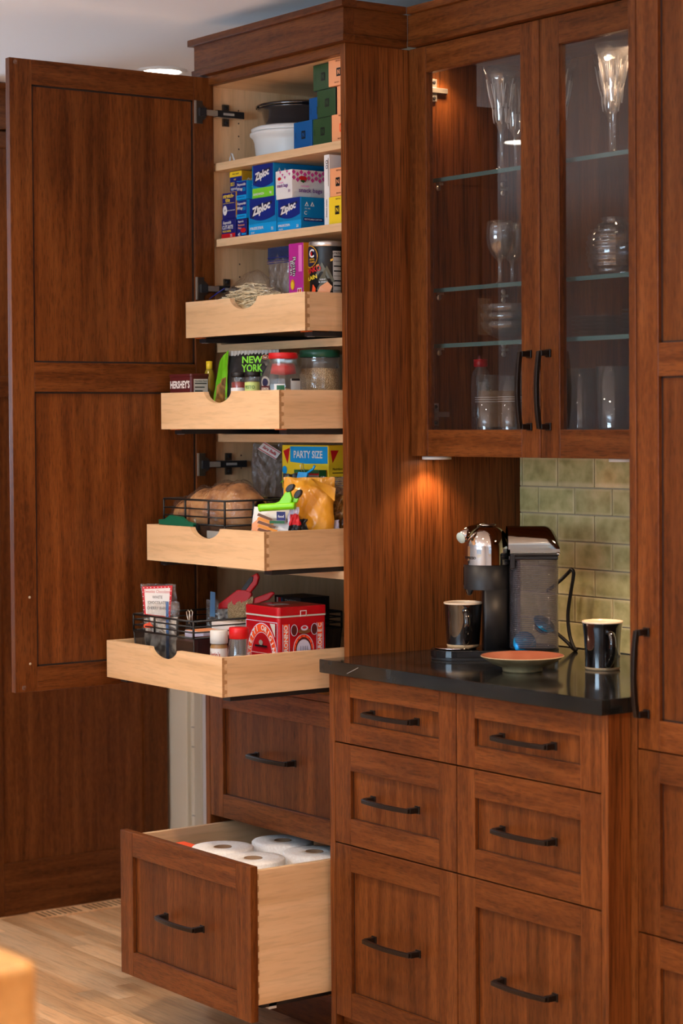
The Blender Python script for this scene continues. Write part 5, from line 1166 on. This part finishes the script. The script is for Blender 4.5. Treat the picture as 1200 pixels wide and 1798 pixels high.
for i in range(44): b.tube([(.1035+x*1.004, y*1.004, .028+i*.0042) for x, y in sect[::2]], .00055, RIB, 4, closed=True)
o = b.build('tank_ribs', t, fix=False); o['kind'] = 'stuff'
MB().prism([(.1035+x*.93, y*.93) for x, y in sect], .0225, .026, BLACKM).box(.056, .066, -.036, .036, .026, .212, BLACKM).build('tank_base', t)
BCAP = mat('blue_capsule', (.0, .16, .34), .25, .6)
for (x, y, z, ry_) in ((.118, -.022, .062, .5), (.078, -.026, .030, 1.2)):
    MB().lathe([(.0005, 0), (.011, 0), (.017, .003), (.0205, .012), (.0225, .017), (.0265, .0185), (.0265, .0195), (.0005, .0195)], 0, 0, BCAP, 28).build('used_capsule', t, (x, y, z), (ry_, .5, 0))
MB().tube([(.092, -.046, .030), (.108, -.048, .050), (.128, -.046, .062), (.140, -.04, .09)], .0008, CHROME, 6).build('tank_wire', t)
LEV = mat('pale_lever_cap', (.50, .62, .56), .3)
for sg in (-1,):
    MB().tube([(-.060, -.052, .262), (-.040, -.030, .2735), (-.008, .010, .2795)], .0125, CHROME, 20, smooth=True).build('lever', t)
    b = MB().lathe([(.0005, .001), (.0118, .001), (.0122, 0)], 0, 0, LEV, 24); dv = Vector((-.022, -.022, -.0115)).normalized(); q = dv.to_track_quat('Z', 'Y').to_matrix()
    b.xf(lambda v: q @ v+Vector((-.060, -.052, .262))); b.build('lever_cap', t, fix=False)
MB().box(.0495, .060, -.054, -.046, .196, .226, BLACKP).build('latch', t, bevel=.001)
MB().lathe([(.0005, .004), (.0035, .003), (.004, 0)], .157, -.05, CHROME, 12, z0=.226).build('hinge_pin', t)
# cord
P = [(.190, .430, 1.050), (.2073, .46, 1.0774), (.227, .468, 1.0969), (.2426, .46, 1.103), (.2503, .46, 1.0929), (.2404, .46, 1.0502), (.2303, .46, .9969), (.2359, .46, .9511), (.2490, .46, .9244), (.2560, .462, .9186), (.2460, .463, .9190), (.2299, .46, .9320), (.2026, .45, .9526), (.180, .43, .968)]
def smoothp(P, n=6):
    out = []
    V_ = [Vector(p) for p in P]
    for i in range(len(V_)-1):
        p0, p1, p2, p3 = V_[max(i-1, 0)], V_[i], V_[i+1], V_[min(i+2, len(V_)-1)]
        for k in range(n):
            s_ = k/n; out.append(0.5*((2*p1)+(p2-p0)*s_+(2*p0-5*p1+4*p2-p3)*s_*s_+(3*p1-p0-3*p2+p3)*s_**3))
    return out+[V_[-1]]
MI = Matrix.Translation((0.233, 0.213, zc)) @ Matrix.Rotation(math.radians(53.8), 4, 'Z') @ Matrix.Diagonal((1, 1, 1.045, 1))
inv = MI.inverted()
MB().tube([inv @ v for v in smoothp(P)], .0042, BLACKM, 10).build('power_cord', t)

def mug(label, x, y, z, rz, flare, H_=.104, R0=.0355, Rt=.0435):
    t = thing('coffee_mug', label, 'mug', (x, y, z), rz, 'black glazed mugs on the counter')
    pr = []; N = 14
    for i in range(N+1):
        v = i/N; r = R0+(Rt-R0)*(v**(2.2 if flare else .9)); pr.append((r, .006+(H_-.006)*v))
    outer = [(.0005, .001), (R0-.004, 0), (R0-.0015, 0), (R0, .003)]
    MB().lathe(outer+[(R0, .006)], 0, 0, CLAYFOOT, 56).build('unglazed_foot', t)
    MB().lathe(pr[:-1]+[(Rt, H_-.004)], 0, 0, BLACKG, 64).build('mug_body', t)
    MB().lathe([(Rt, H_-.004), (Rt+.0004, H_-.001), (Rt-.0012, H_), (Rt-.0035, H_-.001)]+[(r-.004, zz) for r, zz in pr[::-1][1:]]+[(.0005, .009)], 0, 0, CREAM, 64).build('cream_lining', t)
    rr = R0+.002; hp = [(rr, 0, .080), (rr+.006, 0, .083), (rr+.022, 0, .078), (rr+.030, 0, .062), (rr+.028, 0, .044), (rr+.018, 0, .026), (rr+.004, 0, .014), (rr-.002, 0, .012)]
    MB().tube(smoothp(hp, 5), .0058, BLACKG, 10, ry=1.35, upv=(0, 1, 0)).build('handle', t)
    return t
mug('straight black mug with cream lining standing on the machine drip tray', 0.2015, 0.1700, zc+.0276, math.radians(-32), False, H_=.1000, R0=.0368, Rt=.0432)
mug('flared black mug with cream lining at the right of the counter', 0.5505, 0.269, zc, math.radians(-25), True, H_=.104, R0=.0375, Rt=.0438)
t = thing('shallow_bowl', 'shallow footed stoneware plate with copper-brown glaze in front of the coffee machine', 'bowl', (0.469, 0.113, zc))
COP = noisy('copper_brown_glaze', [(.40, (.27, .085, .045)), (.62, (.34, .13, .075)), (.66, (.55, .42, .20)), (.70, (.30, .10, .055))], 9, .12, detail=2, dist=.6)
MB().lathe([(.0005, .003), (.034, .003), (.036, 0), (.0415, 0), (.0430, .003), (.0425, .008), (.064, .017), (.084, .0285), (.0888, .0325)], 0, 0, noisy('grey_green_glaze', [(.35, srgb(120, 108, 78)), (.65, srgb(150, 136, 100))], 30, .3), 72).build('outer_body', t)
MB().lathe([(.0888, .0325), (.0885, .0342), (.0868, .0340), (.080, .0290), (.060, .0200), (.035, .0135), (.0005, .012)], 0, 0, COP, 72, mats=[CLAYFOOT]+[COP]*6).build('glazed_interior', t)

# ================================================================== GLASSWARE
GG = 'glassware behind the cabinet doors'
def glass_proto(name, label, cat, loc, prof, m=CRYSTAL, n=48, extra=None, group=None):
    t = thing(name, label, cat, loc, group=group); MB().lathe(prof, 0, 0, m, n).build('glass_body', t)
    return t
GA, GB, GC, G0 = 2.0088, 1.7543, 1.6258, UB+.0182
# flutes: cut trumpet bowls
def flute(label, x, y):
    t = thing('champagne_flute', label, 'glass', (x, y, GA), random.random()*3, 'cut crystal flutes on the top glass shelf')
    prof = [(.0005, 0), (.030, 0), (.031, .0015), (.012, .005), (.0052, .012), (.0045, .05), (.0055, .085), (.0095, .098), (.0150, .105), (.0165, .112), (.0190, .135), (.0240, .165), (.0320, .200), (.0412, .232), (.0400, .232), (.0305, .200), (.0222, .165), (.0165, .130), (.0100, .114), (.0005, .110)]
    MB().lathe(prof, 0, 0, CRYSTAL, 40).build('glass_body', t)
    b = MB()
    for ring, (z0, z1, r0, r1, nn, off) in enumerate(((.108, .150, .0170, .0218, 10, 0), (.142, .205, .0210, .0338, 8, .4))):
        for i in range(nn):
            a = 2*PI*i/nn+off
            for k in (-1, 0, 1):
                a2 = a+k*.16; zz1 = z1-abs(k)*.012
                b.tube([(math.cos(a)*(r0+.0002), math.sin(a)*(r0+.0002), z0), ((math.cos((a+a2)/2))*(r0+r1)/2*1.0, math.sin((a+a2)/2)*(r0+r1)/2, (z0+zz1)/2), (math.cos(a2)*(r1-abs(k)*.002), math.sin(a2)*(r1-abs(k)*.002), zz1)], .0011, CUT, 4)
    b.build('cut_pattern', t)
    return t
flute('cut crystal flute at the front behind the left door', 0.222, 0.272)
flute('cut crystal flute just behind the front one in the left door', 0.172, 0.357)
flute('cut crystal flute showing only its right side beside the meeting stile', 0.396, 0.272)
flute('cut crystal flute half hidden by the meeting stile, farther back', 0.325, 0.352)
flute('cut crystal flute at the front behind the right door', 0.588, 0.272)
flute('cut crystal flute behind the front one in the right door', 0.496, 0.350)
def wine(label, x, y):
    t = thing('wine_glass', label, 'glass', (x, y, GB), 0, 'wine glasses on the second glass shelf')
    prof = [(.0005, 0), (.029, 0), (.030, .0012), (.010, .004), (.0045, .010), (.0042, .050), (.0075, .056), (.0180, .066), (.0270, .082), (.0312, .104), (.0305, .125), (.0282, .143), (.0272, .143), (.0295, .125), (.0302, .104), (.0260, .083), (.0170, .0675), (.0005, .0585)]
    MB().lathe(prof, 0, 0, CRYSTAL, 48).build('glass_body', t)
wine('stemmed wine glass at the front of the second shelf, left door', 0.214, 0.272)
wine('stemmed wine glass right behind the front wine glass', 0.180, 0.338)
wine('stemmed wine glass peeking out beside the meeting stile', 0.3445, 0.318)
t = thing('glass_vase', 'round ribbed crystal vase behind the right glass door', 'vase', (0.560, 0.300, GB))
pr = [(.0005, 0), (.030, 0), (.036, .003)]
for i in range(60):
    v = i/59; r = .036+.026*math.sin(PI*(.08+.86*v))**.6-(.012 if v > .9 else 0)*((v-.9)/.1); pr.append((r*(1+.028*math.sin(v*2*PI*8)), .004+.104*v))
pr += [(.026, .116), (.030, .124), (.028, .125), (.023, .116)]+[(max(.024, .034+.020*math.sin(PI*(.08+.86*v))**.8), .006+.104*v) for v in (1, .8, .6, .4, .2, .05)]+[(.0005, .008)]
MB().lathe(pr, 0, 0, CRYSTAL, 56).build('glass_body', t)
t0 = thing('glass_bowl', 'clear glass bowl topmost of the nested stack behind the left door', 'bowl', (0.214, 0.300, GC+.040), group='nested clear glass bowls')
MB().lathe([(.0005, 0), (.022, 0), (.024, .002), (.026, .006), (.045, .014), (.060, .028), (.068, .044), (.0665, .044), (.058, .029), (.043, .0165), (.0005, .008)], 0, 0, CRYSTAL, 56).build('glass_body', t0)
dup(t0, (0.214, 0.300, GC+.020), 1, 'clear glass bowl in the middle of the nested stack'); dup(t0, (0.214, 0.300, GC+.0002), 2, 'clear glass bowl lowest of the nested stack on the third shelf')
GP = 'stacked clear glass plates'
t0 = thing('glass_plate', 'clear glass plate lowest of the left stack behind the right door', 'plate', (0.430, 0.395, GC+.0002), group=GP)
MB().lathe([(.0005, 0), (.040, 0), (.050, .001), (.075, .006), (.0755, .0075), (.050, .0032), (.0005, .003)], 0, 0, TUMB, 48).build('glass_body', t0)
for k, lab in enumerate(('second from the bottom', 'third from the bottom', 'fourth from the bottom', 'fifth from the bottom', 'topmost')):
    dup(t0, (0.430, 0.395, GC+.0002+.0085*(k+1)), 0, 'clear glass plate %s of the left stack behind the right door' % lab)
for k, lab in enumerate(('lowest', 'second from the bottom', 'third from the bottom', 'fourth from the bottom', 'fifth from the bottom', 'sixth from the bottom', 'topmost')):
    dup(t0, (0.600, 0.385, GC+.0002+.0085*k), 0, 'clear glass plate %s of the right stack behind the right door' % lab)
def tumbler(label, x, y, r0, r1, H_, grp, rings=True):
    t = thing('tumbler', label, 'glass', (x, y, G0), 0, grp)
    MB().lathe([(.0005, 0), (r0-.001, 0), (r0, .002), (r1, H_), (r1-.0018, H_), (r0-.0022, .012), (.0005, .010)], 0, 0, TUMB, 48).build('glass_body', t)
    if rings:
        b = MB()
        for z in (.105, .110, .115): 
            r = r0+(r1-r0)*z/H_+.0003; b.lathe([(r, z), (r, z+.0012)], 0, 0, FROST, 40)
        b.build('frosted_ring', t)
    MB().lathe([(.0005, .0005), (r0-.0015, .0005), (r0-.003, .009), (.0005, .0095)], 0, 0, CRYSTAL, 32).build('thick_base', t)
GT = 'tumblers on the floor of the glass cabinet'
tumbler('straight etched tumbler at the left of the cabinet floor', 0.170, 0.272, .0275, .0292, .167, GT)
tumbler('straight etched tumbler beside the left door handle', 0.262, 0.262, .0275, .0292, .163, GT)
tumbler('tapered pint glass behind the right door, left one', 0.478, 0.275, .0295, .0400, .174, GT, False)
tumbler('tapered pint glass behind the right door, cut by the tall cabinet', 0.585, 0.272, .0295, .0400, .176, GT, False)
t = thing('red_cap_bottle', 'small bottle with a dark red cap behind the left tumbler', 'bottle', (0.058, 0.345, G0))
MB().lathe([(.0005, 0), (.022, 0), (.023, .004), (.023, .160), (.019, .178), (.012, .186), (.012, .194)], 0, 0, JARP, 32).build('bottle_body', t)
MB().lathe([(.0125, .188), (.0165, .189), (.0165, .206), (.0005, .207)], 0, 0, C['crimson'], 32).build('cap', t)

# ================================================================== FOREGROUND TABLE CORNER (out of focus)
t = thing('kitchen_table', 'blurred honey-coloured wooden table corner in the lower left foreground', 'table', (1.997, -1.857, 0.0))
MB().prism([(x-.46, y-.38) for x, y in rrect(.46, .38, .022)], .828, .900, BLOCK).build('table_top', t, bevel=.010, seg=4)
MB().box(-.88, -.04, -.72, -.04, .72, .8275, BLOCK).build('apron', t, bevel=.006)
for x in (-.88, -.095):
    for y in (-.72, -.095): MB().box(x, x+.055, y, y+.055, 0, .7195, BLOCK).build('leg', t, bevel=.004)
